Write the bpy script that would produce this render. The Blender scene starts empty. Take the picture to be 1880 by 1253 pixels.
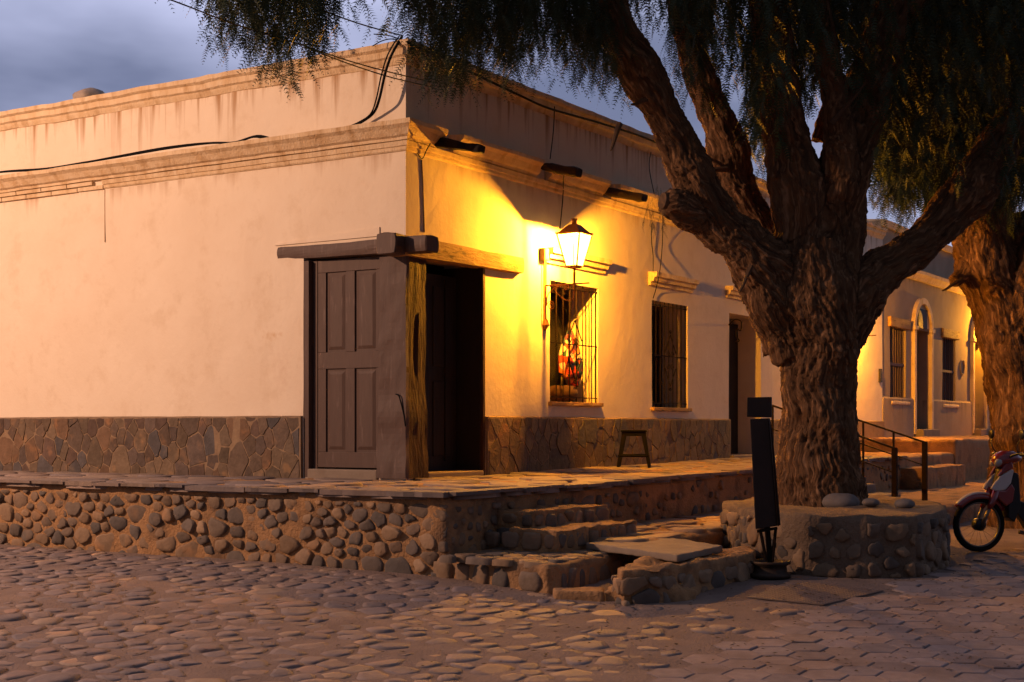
import bpy, math, random
import numpy as np
from mathutils import Vector, Matrix
rnd = random.Random(7)
nr = np.random.RandomState(11)
SC = bpy.context.scene
COL = SC.collection
PI = math.pi

# ---------------------------------------------------------------- camera
F3 = np.array([.8495, .5277, 0.]); R3 = np.array([.5277, -.8495, 0.])
CAM = np.array([-10.689, -7.809, .49]); FPX = 2592.
cd = bpy.data.cameras.new('camera'); cam = bpy.data.objects.new('camera', cd); COL.objects.link(cam)
cam.location = CAM
cam.rotation_euler = (PI/2, 0, math.atan2(F3[1], F3[0]) - PI/2)
cd.sensor_width = 36; cd.lens = FPX/1880*36; cd.shift_y = .0843; cd.clip_end = 1500; cd.clip_start = .05
SC.camera = cam
SC.view_settings.view_transform = 'Standard'; SC.view_settings.look = 'None'
SC.view_settings.exposure = 0; SC.view_settings.gamma = 1
try: SC.view_settings.use_curve_mapping = False
except Exception: pass
SC.render.engine = 'CYCLES'
SC.cycles.max_bounces = 6; SC.cycles.diffuse_bounces = 3; SC.cycles.transparent_max_bounces = 12
SC.cycles.sample_clamp_indirect = 4

# ---------------------------------------------------------------- world: cloudy dusk sky
SUN_EL, SUN_ROT = math.radians(1.5), math.radians(300)
w = bpy.data.worlds.new('World'); SC.world = w; w.use_nodes = True
nt = w.node_tree; nt.nodes.clear()
o_ = nt.nodes.new('ShaderNodeOutputWorld'); bg = nt.nodes.new('ShaderNodeBackground'); nt.links.new(bg.outputs[0], o_.inputs[0])
sky = nt.nodes.new('ShaderNodeTexSky'); sky.sky_type = 'NISHITA'; sky.sun_disc = False
sky.sun_elevation = SUN_EL; sky.sun_rotation = SUN_ROT; sky.altitude = 1700
tc = nt.nodes.new('ShaderNodeTexCoord'); mp = nt.nodes.new('ShaderNodeMapping'); mp.inputs['Scale'].default_value = (1, 1, 2.6)
nt.links.new(tc.outputs['Generated'], mp.inputs[0])
nz = nt.nodes.new('ShaderNodeTexNoise'); nz.inputs['Scale'].default_value = 3.1; nz.inputs['Detail'].default_value = 5; nz.inputs['Roughness'].default_value = .48
mp.inputs['Location'].default_value = (5.5, 1.2, .3)
nt.links.new(mp.outputs[0], nz.inputs[0])
cr = nt.nodes.new('ShaderNodeValToRGB'); cr.color_ramp.elements[0].position = .37; cr.color_ramp.elements[1].position = .66
cr.color_ramp.elements[0].color = (1.9, 2.2, 3.7, 1); cr.color_ramp.elements[1].color = (6.2, 6.6, 9.6, 1)
nt.links.new(nz.outputs[0], cr.inputs[0])
mx = nt.nodes.new('ShaderNodeMixRGB'); mx.inputs[0].default_value = .9
nt.links.new(sky.outputs[0], mx.inputs[1]); nt.links.new(cr.outputs[0], mx.inputs[2])
# dusk: the sky is brightest over the last light and falls off smoothly away from it
dt = nt.nodes.new('ShaderNodeVectorMath'); dt.operation = 'DOT_PRODUCT'; dt.inputs[1].default_value = (.80, .56, .2); nt.links.new(tc.outputs['Generated'], dt.inputs[0])
mr = nt.nodes.new('ShaderNodeMapRange'); mr.inputs[1].default_value = -1; mr.inputs[2].default_value = 1; mr.inputs[3].default_value = .22; mr.inputs[4].default_value = 1.0; nt.links.new(dt.outputs['Value'], mr.inputs[0])
mm_ = nt.nodes.new('ShaderNodeVectorMath'); mm_.operation = 'SCALE'; nt.links.new(mx.outputs[0], mm_.inputs[0]); nt.links.new(mr.outputs[0], mm_.inputs['Scale'])
nt.links.new(mm_.outputs[0], bg.inputs[0]); bg.inputs[1].default_value = .1

sl = bpy.data.lights.new('sun', 'SUN'); sl.energy = .03; sl.angle = math.radians(20); sl.color = (1, .8, .7)
so = bpy.data.objects.new('sun', sl); COL.objects.link(so)
so.rotation_euler = (PI/2 - SUN_EL, 0, PI - SUN_ROT)

# ---------------------------------------------------------------- picture-to-place helpers (all give real 3D points)
def ray(px, py): return F3 + (px-940)/FPX*R3 + np.array([0, 0, (785-py)/FPX])
def WR(px, py, off=0.):            # on the vertical plane y = -off
    d = ray(px, py); t = (-off-CAM[1])/d[1]; return CAM + t*d
def WL(px, py, off=0.):            # on the vertical plane x = -off
    d = ray(px, py); t = (-off-CAM[0])/d[0]; return CAM + t*d
def ZP(px, py, z): d = ray(px, py); t = (z-CAM[2])/d[2]; return CAM + t*d
def DP(px, py, Y): return CAM + Y*ray(px, py)
def cw(X, Y): return CAM[0]+X*R3[0]+Y*F3[0], CAM[1]+X*R3[1]+Y*F3[1]
def wc(x, y): dx, dy = x-CAM[0], y-CAM[1]; return dx*R3[0]+dy*R3[1], dx*F3[0]+dy*F3[1]
def gz(x, y):                      # the street falls gently towards the camera
    Y = (np.asarray(x)-CAM[0])*F3[0] + (np.asarray(y)-CAM[1])*F3[1]
    u = 10.8 - np.clip(Y, -3, 200)
    return -.60 - .06*np.where(u > .8, u, np.where(u > -.8, (u+.8)**2/3.2, 0))
def GP(px, py):
    Y = 1.738/((py-785)/FPX+.06)
    if Y > 10.8: Y = 1.09*FPX/(py-785)
    x, y = cw((px-940)/FPX*Y, Y); return np.array([x, y, float(gz(x, y))])

# ---------------------------------------------------------------- noise
def _h(i, j, k, s):
    n = (i*374761393 + j*668265263 + k*2147483647 + s*1274126177) & 0xffffffff
    n = ((n ^ (n >> 13))*1274126177) & 0xffffffff
    n = n ^ (n >> 16); return (n & 0xffff)/32767.5 - 1
def vn(P, s=0):
    P = np.asarray(P, float); i = np.floor(P).astype(np.int64); f = P-i; f = f*f*(3-2*f)
    r = 0
    for a in (0, 1):
        for b in (0, 1):
            for c in (0, 1):
                wt = (f[..., 0] if a else 1-f[..., 0])*(f[..., 1] if b else 1-f[..., 1])*(f[..., 2] if c else 1-f[..., 2])
                r = r + wt*_h(i[..., 0]+a, i[..., 1]+b, i[..., 2]+c, s)
    return r
def fbm(P, o=3, s=0):
    P = np.asarray(P, float); r = 0; a = 1; t = 0
    for k in range(o): r = r + a*vn(P*2**k + 17.3*k, s+k); t += a; a *= .5
    return r/t

# ---------------------------------------------------------------- object helpers
def link(o, parent=None):
    COL.objects.link(o)
    if parent is not None:
        o.parent = parent
        o.matrix_parent_inverse = WLD[parent.name].inverted()
    WLD[o.name] = Matrix.Identity(4)
    return o
WLD = {}
def root(name, label, cat, loc=(0, 0, 0), group=None, kind=None, rotz=0.):
    o = bpy.data.objects.new(name, None); o.empty_display_size = .1
    COL.objects.link(o); o.location = loc; o.rotation_euler = (0, 0, rotz)
    WLD[o.name] = Matrix.Translation(Vector(loc)) @ Matrix.Rotation(rotz, 4, 'Z')
    return tag(o, label, cat, group, kind)
def tag(o, label=None, cat=None, group=None, kind=None):
    if label: o['label'] = label
    if cat: o['category'] = cat
    if group: o['group'] = group
    if kind: o['kind'] = kind
    return o
class MB:
    def __init__(s): s.v = []; s.f = []
    def add(s, vs, fs):
        n = len(s.v); s.v += [tuple(map(float, p)) for p in vs]; s.f += [tuple(i+n for i in f) for f in fs]; return s
    def box(s, a, b):
        (x0, y0, z0), (x1, y1, z1) = a, b
        return s.add([(x0,y0,z0),(x1,y0,z0),(x1,y1,z0),(x0,y1,z0),(x0,y0,z1),(x1,y0,z1),(x1,y1,z1),(x0,y1,z1)],
                     [(0,3,2,1),(4,5,6,7),(0,1,5,4),(1,2,6,5),(2,3,7,6),(3,0,4,7)])
    def obox(s, c, ax, ay, az):     # centre and three half axes
        c, ax, ay, az = map(np.array, (c, ax, ay, az)); vs = []
        for k in (-1, 1):
            for (i, j) in ((-1,-1),(1,-1),(1,1),(-1,1)): vs.append(c+i*ax+j*ay+k*az)
        return s.add(vs, [(0,3,2,1),(4,5,6,7),(0,1,5,4),(1,2,6,5),(2,3,7,6),(3,0,4,7)])
    def tube(s, pts, r, n=8, cap=True):
        pts = [np.array(p, float) for p in pts]; m = len(pts)
        rs = r if hasattr(r, '__len__') else [r]*m
        up = np.array([.13, .21, 1.]); rings = []; prev = None
        for i, p in enumerate(pts):
            d = pts[min(i+1, m-1)]-pts[max(i-1, 0)]; d = d/(np.linalg.norm(d)+1e-9)
            a = prev - d*prev.dot(d) if prev is not None else np.cross(d, up)
            if np.linalg.norm(a) < 1e-4: a = np.cross(d, np.array([1., 0, 0]))
            a = a/np.linalg.norm(a); b = np.cross(d, a); prev = a
            rings.append([p+rs[i]*(math.cos(2*PI*k/n)*a+math.sin(2*PI*k/n)*b) for k in range(n)])
        fs = [(i*n+k, i*n+(k+1) % n, (i+1)*n+(k+1) % n, (i+1)*n+k) for i in range(m-1) for k in range(n)]
        if cap: fs += [tuple(range(n))[::-1], tuple((m-1)*n+k for k in range(n))]
        return s.add([q for rr in rings for q in rr], fs)
    def prism(s, poly, z0, z1):
        n = len(poly); return s.add([(x, y, z0) for x, y in poly]+[(x, y, z1) for x, y in poly],
            [tuple(range(n))[::-1], tuple(range(n, 2*n))]+[(i, (i+1) % n, n+(i+1) % n, n+i) for i in range(n)])
    def lathe(s, prof, c=(0,0,0), n=20, axis='z'):
        vs = []
        for (r, z) in prof:
            for k in range(n):
                a = 2*PI*k/n; x, y = r*math.cos(a), r*math.sin(a)
                vs.append((c[0]+x, c[1]+y, c[2]+z) if axis == 'z' else (c[0]+x, c[1]+z, c[2]+y))
        m = len(prof); return s.add(vs, [(i*n+k, i*n+(k+1) % n, (i+1)*n+(k+1) % n, (i+1)*n+k) for i in range(m-1) for k in range(n)])
    def build(s, name, m, parent=None, smooth=False, bevel=0):
        me = bpy.data.meshes.new(name); me.from_pydata(s.v, [], s.f); me.update()
        return finish(me, name, m, parent, smooth, bevel)
def finish(me, name, m, parent=None, smooth=False, bevel=0):
    me.materials.append(m)
    if smooth: me.polygons.foreach_set('use_smooth', [True]*len(me.polygons))
    o = bpy.data.objects.new(name, me); link(o, parent)
    if bevel:
        b = o.modifiers.new('bevel', 'BEVEL'); b.width = bevel; b.segments = 2; b.limit_method = 'ANGLE'; b.angle_limit = .6
    return o
def npmesh(name, V, Fc, smooth=False):
    """V (n,3), Fc (m,k) array of equal-size faces"""
    me = bpy.data.meshes.new(name); V = np.asarray(V, np.float32); Fc = np.asarray(Fc, np.int32); m, k = Fc.shape
    me.vertices.add(len(V)); me.vertices.foreach_set('co', V.ravel())
    me.loops.add(m*k); me.loops.foreach_set('vertex_index', Fc.ravel())
    me.polygons.add(m); me.polygons.foreach_set('loop_start', np.arange(0, m*k, k, dtype=np.int32))
    me.polygons.foreach_set('loop_total', np.full(m, k, np.int32))
    if smooth: me.polygons.foreach_set('use_smooth', np.ones(m, bool))
    me.update(calc_edges=True); return me
def tint(me, cols):
    a = me.color_attributes.new('tint', 'FLOAT_COLOR', 'POINT')
    arr = np.ones((len(me.vertices), 4), np.float32); arr[:, :3] = cols; a.data.foreach_set('color', arr.ravel())
def smooth_path(pts, k=6):
    P = [np.array(p, float) for p in pts]; out = []
    for i in range(len(P)-1):
        p0 = P[max(i-1, 0)]; p1 = P[i]; p2 = P[i+1]; p3 = P[min(i+2, len(P)-1)]
        for j in range(k):
            t = j/k; out.append(.5*((2*p1)+(-p0+p2)*t+(2*p0-5*p1+4*p2-p3)*t*t+(-p0+3*p1-3*p2+p3)*t**3))
    out.append(P[-1]); return out

# ---------------------------------------------------------------- materials
def mat(name, c1, c2=None, scale=5., rough=.85, bump=.25, bscale=40., bdist=.01, metal=0., stretch=(1,1,1), tinted=False, c3=None, s3=1.3, f3=(.5,.62), detail=6, spec=.3, coat=0., attr=None):
    m = bpy.data.materials.new(name); m.use_nodes = True; nt = m.node_tree; N = nt.nodes; L = nt.links
    b = N['Principled BSDF']; b.inputs['Roughness'].default_value = rough; b.inputs['Metallic'].default_value = metal
    b.inputs['Specular IOR Level'].default_value = spec; b.inputs['Coat Weight'].default_value = coat
    g = N.new('ShaderNodeNewGeometry'); mp = N.new('ShaderNodeMapping'); mp.inputs['Scale'].default_value = stretch
    if attr:
        at = N.new('ShaderNodeAttribute'); at.attribute_name = attr; L.new(at.outputs['Vector'], mp.inputs[0])
    else: L.new(g.outputs['Position'], mp.inputs[0])
    n1 = N.new('ShaderNodeTexNoise'); n1.inputs['Scale'].default_value = scale; n1.inputs['Detail'].default_value = detail; n1.inputs['Roughness'].default_value = .62
    L.new(mp.outputs[0], n1.inputs[0])
    r = N.new('ShaderNodeMapRange'); r.inputs[1].default_value = .3; r.inputs[2].default_value = .7; L.new(n1.outputs[0], r.inputs[0])
    mx = N.new('ShaderNodeMixRGB'); mx.inputs[1].default_value = (*c1, 1); mx.inputs[2].default_value = (*(c2 or [v*.75 for v in c1]), 1); L.new(r.outputs[0], mx.inputs[0])
    out = mx.outputs[0]
    if c3:
        n3 = N.new('ShaderNodeTexNoise'); n3.inputs['Scale'].default_value = s3; n3.inputs['Detail'].default_value = 5; L.new(mp.outputs[0], n3.inputs[0])
        r3 = N.new('ShaderNodeMapRange'); r3.inputs[1].default_value = f3[0]; r3.inputs[2].default_value = f3[1]; L.new(n3.outputs[0], r3.inputs[0])
        m3 = N.new('ShaderNodeMixRGB'); L.new(r3.outputs[0], m3.inputs[0]); L.new(out, m3.inputs[1]); m3.inputs[2].default_value = (*c3, 1); out = m3.outputs[0]
    if tinted:
        a = N.new('ShaderNodeAttribute'); a.attribute_name = 'tint'; mm = N.new('ShaderNodeMixRGB'); mm.blend_type = 'MULTIPLY'; mm.inputs[0].default_value = 1
        L.new(out, mm.inputs[1]); L.new(a.outputs['Color'], mm.inputs[2]); out = mm.outputs[0]
    L.new(out, b.inputs['Base Color'])
    if bump:
        n2 = N.new('ShaderNodeTexNoise'); n2.inputs['Scale'].default_value = bscale; n2.inputs['Detail'].default_value = 5; n2.inputs['Roughness'].default_value = .6
        L.new(mp.outputs[0], n2.inputs[0])
        bp = N.new('ShaderNodeBump'); bp.inputs['Strength'].default_value = bump; bp.inputs['Distance'].default_value = bdist
        L.new(n2.outputs[0], bp.inputs['Height']); L.new(bp.outputs[0], b.inputs['Normal'])
    return m
def emit(name, col, st):
    m = bpy.data.materials.new(name); m.use_nodes = True; nt = m.node_tree; nt.nodes.clear()
    o = nt.nodes.new('ShaderNodeOutputMaterial'); e = nt.nodes.new('ShaderNodeEmission'); e.inputs[0].default_value = (*col, 1); e.inputs[1].default_value = st
    nt.links.new(e.outputs[0], o.inputs[0]); return m
def plaster(name, c1, c2, ztops, stain=(.36, .20, .09)):
    """painted lime plaster: mottling, fine relief, vertical dirt runs that start at the given heights"""
    m = mat(name, c1, c2, scale=1.7, rough=.9, bump=.5, bscale=16, bdist=.008, spec=.12)
    nt = m.node_tree; N = nt.nodes; L = nt.links; b = N['Principled BSDF']
    src = b.inputs['Base Color'].links[0].from_socket
    g = N.new('ShaderNodeNewGeometry'); sx = N.new('ShaderNodeSeparateXYZ'); L.new(g.outputs['Position'], sx.inputs[0])
    mp = N.new('ShaderNodeMapping'); mp.inputs['Scale'].default_value = (9, 9, .5); L.new(g.outputs['Position'], mp.inputs[0])
    n = N.new('ShaderNodeTexNoise'); n.inputs['Scale'].default_value = 1.; n.inputs['Detail'].default_value = 4; L.new(mp.outputs[0], n.inputs[0])
    tot = None
    for (zt, ln, amt) in ztops:
        r = N.new('ShaderNodeMapRange'); r.inputs[1].default_value = zt-ln; r.inputs[2].default_value = zt; L.new(sx.outputs[2], r.inputs[0])
        lt = N.new('ShaderNodeMath'); lt.operation = 'LESS_THAN'; L.new(sx.outputs[2], lt.inputs[0]); lt.inputs[1].default_value = zt+.01
        mu = N.new('ShaderNodeMath'); mu.operation = 'MULTIPLY'; L.new(r.outputs[0], mu.inputs[0]); L.new(lt.outputs[0], mu.inputs[1])
        th = N.new('ShaderNodeMath'); th.operation = 'MULTIPLY_ADD'; L.new(mu.outputs[0], th.inputs[0]); th.inputs[1].default_value = .22; th.inputs[2].default_value = -.68
        ad = N.new('ShaderNodeMath'); ad.operation = 'ADD'; L.new(n.outputs[0], ad.inputs[0]); L.new(th.outputs[0], ad.inputs[1])
        sc = N.new('ShaderNodeMath'); sc.operation = 'MULTIPLY'; sc.use_clamp = True; L.new(ad.outputs[0], sc.inputs[0]); sc.inputs[1].default_value = 7*amt
        m2 = N.new('ShaderNodeMath'); m2.operation = 'MULTIPLY'; L.new(sc.outputs[0], m2.inputs[0]); L.new(mu.outputs[0], m2.inputs[1])
        if tot is None: tot = m2.outputs[0]
        else:
            x = N.new('ShaderNodeMath'); x.operation = 'MAXIMUM'; L.new(tot, x.inputs[0]); L.new(m2.outputs[0], x.inputs[1]); tot = x.outputs[0]
    mx = N.new('ShaderNodeMixRGB'); L.new(tot, mx.inputs[0]); L.new(src, mx.inputs[1]); mx.inputs[2].default_value = (*stain, 1)
    # blotchy wear low on the wall
    n4 = N.new('ShaderNodeTexNoise'); n4.inputs['Scale'].default_value = 2.6; n4.inputs['Detail'].default_value = 8; n4.inputs['Roughness'].default_value = .7; L.new(g.outputs['Position'], n4.inputs[0])
    r4 = N.new('ShaderNodeMapRange'); r4.inputs[1].default_value = .52; r4.inputs[2].default_value = .72; r4.inputs[4].default_value = .42; L.new(n4.outputs[0], r4.inputs[0])
    m4 = N.new('ShaderNodeMixRGB'); L.new(r4.outputs[0], m4.inputs[0]); L.new(mx.outputs[0], m4.inputs[1]); m4.inputs[2].default_value = (c1[0]*.72, c1[1]*.62, c1[2]*.5, 1)
    L.new(m4.outputs[0], b.inputs['Base Color']); return m
PLASTER = plaster('cream_plaster', (.74, .62, .47), (.70, .57, .42), [(3.93, .75, 1.), (3.06, .25, .35)])
TRIM = mat('trim_plaster', (.72, .57, .38), (.60, .42, .23), scale=3.5, rough=.9, bump=.9, bscale=26, bdist=.014, stretch=(2.2,2.2,.8), c3=(.42, .26, .12), s3=4, f3=(.50, .78))
def add_patch(m, c, r, col):
    nt = m.node_tree; N = nt.nodes; L = nt.links; b = N['Principled BSDF']; src = b.inputs['Base Color'].links[0].from_socket
    g = N.new('ShaderNodeNewGeometry'); v = N.new('ShaderNodeVectorMath'); v.operation = 'SUBTRACT'; L.new(g.outputs['Position'], v.inputs[0]); v.inputs[1].default_value = c
    v2 = N.new('ShaderNodeVectorMath'); v2.operation = 'DIVIDE'; L.new(v.outputs[0], v2.inputs[0]); v2.inputs[1].default_value = r
    ln = N.new('ShaderNodeVectorMath'); ln.operation = 'LENGTH'; L.new(v2.outputs[0], ln.inputs[0])
    n = N.new('ShaderNodeTexNoise'); n.inputs['Scale'].default_value = 22; n.inputs['Detail'].default_value = 6; L.new(g.outputs['Position'], n.inputs[0])
    a = N.new('ShaderNodeMath'); a.operation = 'SUBTRACT'; a.use_clamp = True; L.new(n.outputs[0], a.inputs[0])
    h = N.new('ShaderNodeMath'); h.operation = 'MULTIPLY_ADD'; L.new(ln.outputs['Value'], h.inputs[0]); h.inputs[1].default_value = .30; h.inputs[2].default_value = .20; L.new(h.outputs[0], a.inputs[1])
    k = N.new('ShaderNodeMath'); k.operation = 'MULTIPLY'; k.use_clamp = True; L.new(a.outputs[0], k.inputs[0]); k.inputs[1].default_value = 2.2
    mx = N.new('ShaderNodeMixRGB'); L.new(k.outputs[0], mx.inputs[0]); L.new(src, mx.inputs[1]); mx.inputs[2].default_value = (*col, 1); L.new(mx.outputs[0], b.inputs['Base Color'])
add_patch(PLASTER, tuple(map(float, WL(500, 617))), (.3, .14, .05), (.60, .42, .25))
add_patch(PLASTER, tuple(map(float, WL(520, 680))), (.3, .12, .25), (.66, .52, .38))
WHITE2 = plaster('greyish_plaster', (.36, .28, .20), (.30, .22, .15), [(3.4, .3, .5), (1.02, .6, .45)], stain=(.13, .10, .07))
WOODP = mat('brown_painted_wood', (.095, .058, .043), (.075, .044, .033), scale=6, rough=.62, bump=.35, bscale=14, bdist=.006, stretch=(3, 3, .5), c3=(.15, .10, .08), s3=9, f3=(.60, .8))
WOODR = mat('rough_old_timber', (.062, .024, .009), (.03, .012, .005), scale=5, rough=.85, bump=.9, bscale=11, bdist=.02, stretch=(3.2, 3.2, .7), c3=(.06, .03, .015), s3=7, f3=(.55, .66))
WOODH = mat('rough_lintel_timber', (.42, .25, .10), (.24, .13, .05), scale=5, rough=.85, bump=.9, bscale=11, bdist=.02, stretch=(.7, 3., 3.2), c3=(.07, .035, .015), s3=7, f3=(.60, .72))
DARKW = mat('dark_door_wood', (.022, .014, .010), (.015, .010, .007), scale=6, rough=.6, bump=.3, bscale=15, stretch=(3, 3, .5))
IRON = mat('dark_iron', (.010, .007, .006), (.018, .010, .006), scale=20, rough=.8, bump=.3, bscale=70, bdist=.003, metal=0, spec=.06)
BRONZE = mat('weathered_lamp_metal', (.26, .11, .04), (.18, .075, .03), scale=14, rough=.7, bump=.3, bscale=60, bdist=.003, metal=0, spec=.15)
STONE = mat('river_stone', (1., 1., 1.), (.68, .66, .64), scale=9, rough=.82, bump=.55, bscale=45, bdist=.008, tinted=True, c3=(1.25, 1.05, .85), s3=6, f3=(.58, .75))
COBB = mat('street_cobble', (1., 1., 1.), (.72, .68, .66), scale=12, rough=.72, bump=.7, bscale=60, bdist=.006, tinted=True, c3=(1.2, 1., .85), s3=5, f3=(.55, .7), spec=.4)
PAVE = mat('concrete_paver', (1., 1., 1.), (.74, .72, .72), scale=14, rough=.85, bump=.8, bscale=110, bdist=.004, tinted=True, c3=(.66, .6, .56), s3=3, f3=(.5, .7))
MORTAR = mat('mud_mortar', (.38, .21, .095), (.27, .15, .066), scale=7, rough=.95, bump=1., bscale=38, bdist=.02, c3=(.17, .10, .055), s3=3.5, f3=(.52, .68))
DIRT = mat('packed_street_dirt', (.215, .155, .125), (.16, .112, .088), scale=4, rough=.95, bump=1., bscale=48, bdist=.015, c3=(.26, .18, .13), s3=1.6, f3=(.5, .7))
FLAG = mat('flagstone', (1., 1., 1.), (.7, .68, .66), scale=8, rough=.75, bump=.7, bscale=40, bdist=.006, tinted=True, spec=.4)
DMORT = mat('dado_mortar', (.27, .185, .11), (.20, .13, .08), scale=9, rough=.95, bump=.8, bscale=40)
DADO = mat('dado_stone', (1., 1., 1.), (.62, .6, .58), scale=11, rough=.8, bump=.8, bscale=28, bdist=.012, tinted=True, c3=(1.45, 1.25, 1.0), s3=7, f3=(.58, .72), spec=.25)
CONC = mat('old_concrete', (.25, .195, .145), (.19, .145, .105), scale=5, rough=.9, bump=.7, bscale=70, bdist=.006, c3=(.19, .14, .10), s3=3, f3=(.5, .7))
BLACK = mat('black_rubber_cable', (.010, .010, .011), rough=.8, bump=0, spec=.08)
PLASTIC = mat('dark_stool_plastic', (.006, .005, .005), rough=.7, bump=.1, bscale=80, spec=.06)
BARK = mat('pepper_tree_bark', (.19, .10, .048), (.04, .02, .011), scale=6, rough=.95, bump=1., bscale=14, bdist=.035, c3=(.30, .165, .085), s3=11, f3=(.52, .70), attr='barkco', spec=.12)
TWIG = mat('bare_twig', (.10, .055, .028), scale=20, rough=.9, bump=.5)
LEAF = mat('pepper_leaf', (.042, .058, .016), (.022, .034, .010), scale=3, rough=.6, bump=0, spec=.35)
DRYLEAF = mat('dry_pepper_leaf', (.13, .085, .03), (.09, .05, .018), scale=3, rough=.7, bump=0)
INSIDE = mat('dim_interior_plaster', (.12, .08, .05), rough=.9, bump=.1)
SPOUT = mat('tarred_spout', (.010, .007, .006), (.018, .011, .008), scale=9, spec=.15, rough=.75, bump=.8, bscale=18, bdist=.02)

# ---------------------------------------------------------------- stone builders
def clip(poly, a, b, c):           # keep a*x+b*y<=c
    out = []; n = len(poly)
    for i in range(n):
        p, q = poly[i], poly[(i+1) % n]; dp = a*p[0]+b*p[1]-c; dq = a*q[0]+b*q[1]-c
        if dp <= 0: out.append(p)
        if (dp < 0 < dq) or (dq < 0 < dp): t = dp/(dp-dq); out.append((p[0]+t*(q[0]-p[0]), p[1]+t*(q[1]-p[1])))
    return out
def cells(seeds, bounds, wt=None, near=18):
    S = np.array(seeds); (x0, y0, x1, y1) = bounds; res = []
    for i, p in enumerate(S):
        d = ((S-p)**2).sum(1); idx = np.argsort(d)[1:near+1]
        poly = [(x0,y0),(x1,y0),(x1,y1),(x0,y1)]
        for j in idx:
            q = S[j]; n = q-p; m = (p+q)/2
            if wt is not None: m = p+(q-p)*(wt[i]/(wt[i]+wt[j]))
            poly = clip(poly, n[0], n[1], n.dot(m))
            if len(poly) < 3: break
        res.append(poly if len(poly) >= 3 else None)
    return res
def area_c(P):
    a = cx = cy = 0
    for i in range(len(P)):
        x0, y0 = P[i]; x1, y1 = P[(i+1) % len(P)]; k = x0*y1-x1*y0; a += k; cx += (x0+x1)*k; cy += (y0+y1)*k
    a /= 2; return a, (cx/(6*a), cy/(6*a))
def shape_stone(poly, gap, n=12, roundness=.5, jit=.05, R=rnd):
    """irregular rounded outline inside a cell"""
    a, (cx, cy) = area_c(poly)
    if abs(a) < 1e-4: return None
    out = []; ph = R.random()*6
    for k in range(n):
        t = 2*PI*k/n+ph; d = (math.cos(t), math.sin(t)); best = 9
        for i in range(len(poly)):
            x0, y0 = poly[i]; x1, y1 = poly[(i+1) % len(poly)]; ex, ey = x1-x0, y1-y0
            den = d[0]*ey-d[1]*ex
            if abs(den) < 1e-9: continue
            s = ((x0-cx)*ey-(y0-cy)*ex)/den; u = ((x0-cx)*d[1]-(y0-cy)*d[0])/den
            if s > 0 and -1e-6 <= u <= 1+1e-6: best = min(best, s)
        out.append(best)
    r = np.array(out); rm = (r+np.roll(r, 1)+np.roll(r, -1))/3; rm = (rm+np.roll(rm, 1)+np.roll(rm, -1))/3
    r = np.minimum(r, (1-roundness)*r+roundness*rm)
    r = np.maximum(r*(1+jit*np.array([R.uniform(-1, .3) for _ in range(n)]))-gap, .012)
    return [(cx+r[k]*math.cos(2*PI*k/n+ph), cy+r[k]*math.sin(2*PI*k/n+ph)) for k in range(n)], (cx, cy), abs(a)
def stone_geo(out, c, h, base, to3, flat=.55, tilt=0., R=rnd, rim=.55, lump=.16):
    """three rings and a crown point: 12-sided cobble"""
    n = len(out); V = []; tx, ty = R.uniform(-tilt, tilt), R.uniform(-tilt, tilt)
    for (sc, hh) in ((1., base), (.965, h*rim), (flat+.12, h*.9), (flat*.55, h)):
        for (x, y) in out:
            dx, dy = (x-c[0])*sc, (y-c[1])*sc
            hz = hh + (0 if hh < 0 else (dx*tx+dy*ty)+R.uniform(-lump, lump)*h)
            V.append(to3(c[0]+dx, c[1]+dy, hz))
    Fc = [(i*n+k, i*n+(k+1) % n, (i+1)*n+(k+1) % n, (i+1)*n+k) for i in range(3) for k in range(n)]
    Fc.append(tuple(3*n+k for k in range(n)))
    return V, Fc
def jseeds(w, h, sx, sy, j=.38, R=rnd):
    out = []; ny = max(1, round(h/sy)); 
    for r in range(ny):
        x = R.uniform(0, sx)-sx*.3
        while x < w:
            out.append((x+R.uniform(-j, j)*sx*.3, (r+.5+R.uniform(-j, j))*h/ny)); x += sx*R.uniform(.62, 1.42)
    return [p for p in out if 0 < p[0] < w]
def dseeds(w, h, r0, r1, an=1., grow=0., R=rnd, tries=9000, miss=400):
    """dart throwing with stones of many sizes; grow>0 makes the low ones larger"""
    P_ = []; W_ = []; G = {}; m = 0; cs = r1*2
    for _ in range(tries):
        x, y = R.uniform(0, w), R.uniform(0, h); f = R.random()**1.7; r = r0+(r1-r0)*f
        if grow: r *= 1+grow*(.5-y/h)
        gx_, gy_ = int(x/cs), int(y*an/cs); ok = True
        for a in (-1, 0, 1):
            for b in (-1, 0, 1):
                for (x2, y2, r2) in G.get((gx_+a, gy_+b), ()):
                    if (x-x2)**2+((y-y2)*an)**2 < ((r+r2)*.92)**2: ok = False; break
                if not ok: break
            if not ok: break
        if not ok:
            m += 1
            if m > miss*4: break
            continue
        m = 0; G.setdefault((gx_, gy_), []).append((x, y, r)); P_.append((x, y)); W_.append(r)
    return P_, W_
PAL_WALL = [(.25,.165,.10),(.21,.145,.095),(.17,.125,.09),(.14,.11,.088),(.30,.20,.12),(.19,.135,.095),(.23,.15,.088),(.12,.10,.085)]
PAL_DADO = [(.165,.11,.075),(.19,.13,.082),(.14,.10,.078),(.115,.10,.095),(.20,.12,.07),(.17,.12,.078),(.14,.09,.065),(.21,.145,.09),(.15,.105,.075),(.16,.11,.075)]
PAL_COB = [(.215,.155,.125),(.24,.175,.14),(.185,.145,.13),(.25,.18,.14),(.20,.155,.14),(.32,.225,.15),(.19,.15,.14),(.22,.165,.14),(.225,.16,.13)]
PAL_PAVE = [(.26,.20,.18),(.285,.215,.185),(.24,.195,.185),(.30,.22,.18),(.26,.205,.19)]
def pick(pal, R=rnd, v=.15): c = R.choice(pal); k = R.uniform(1-v, 1+v); return tuple(x*k for x in c)
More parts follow.
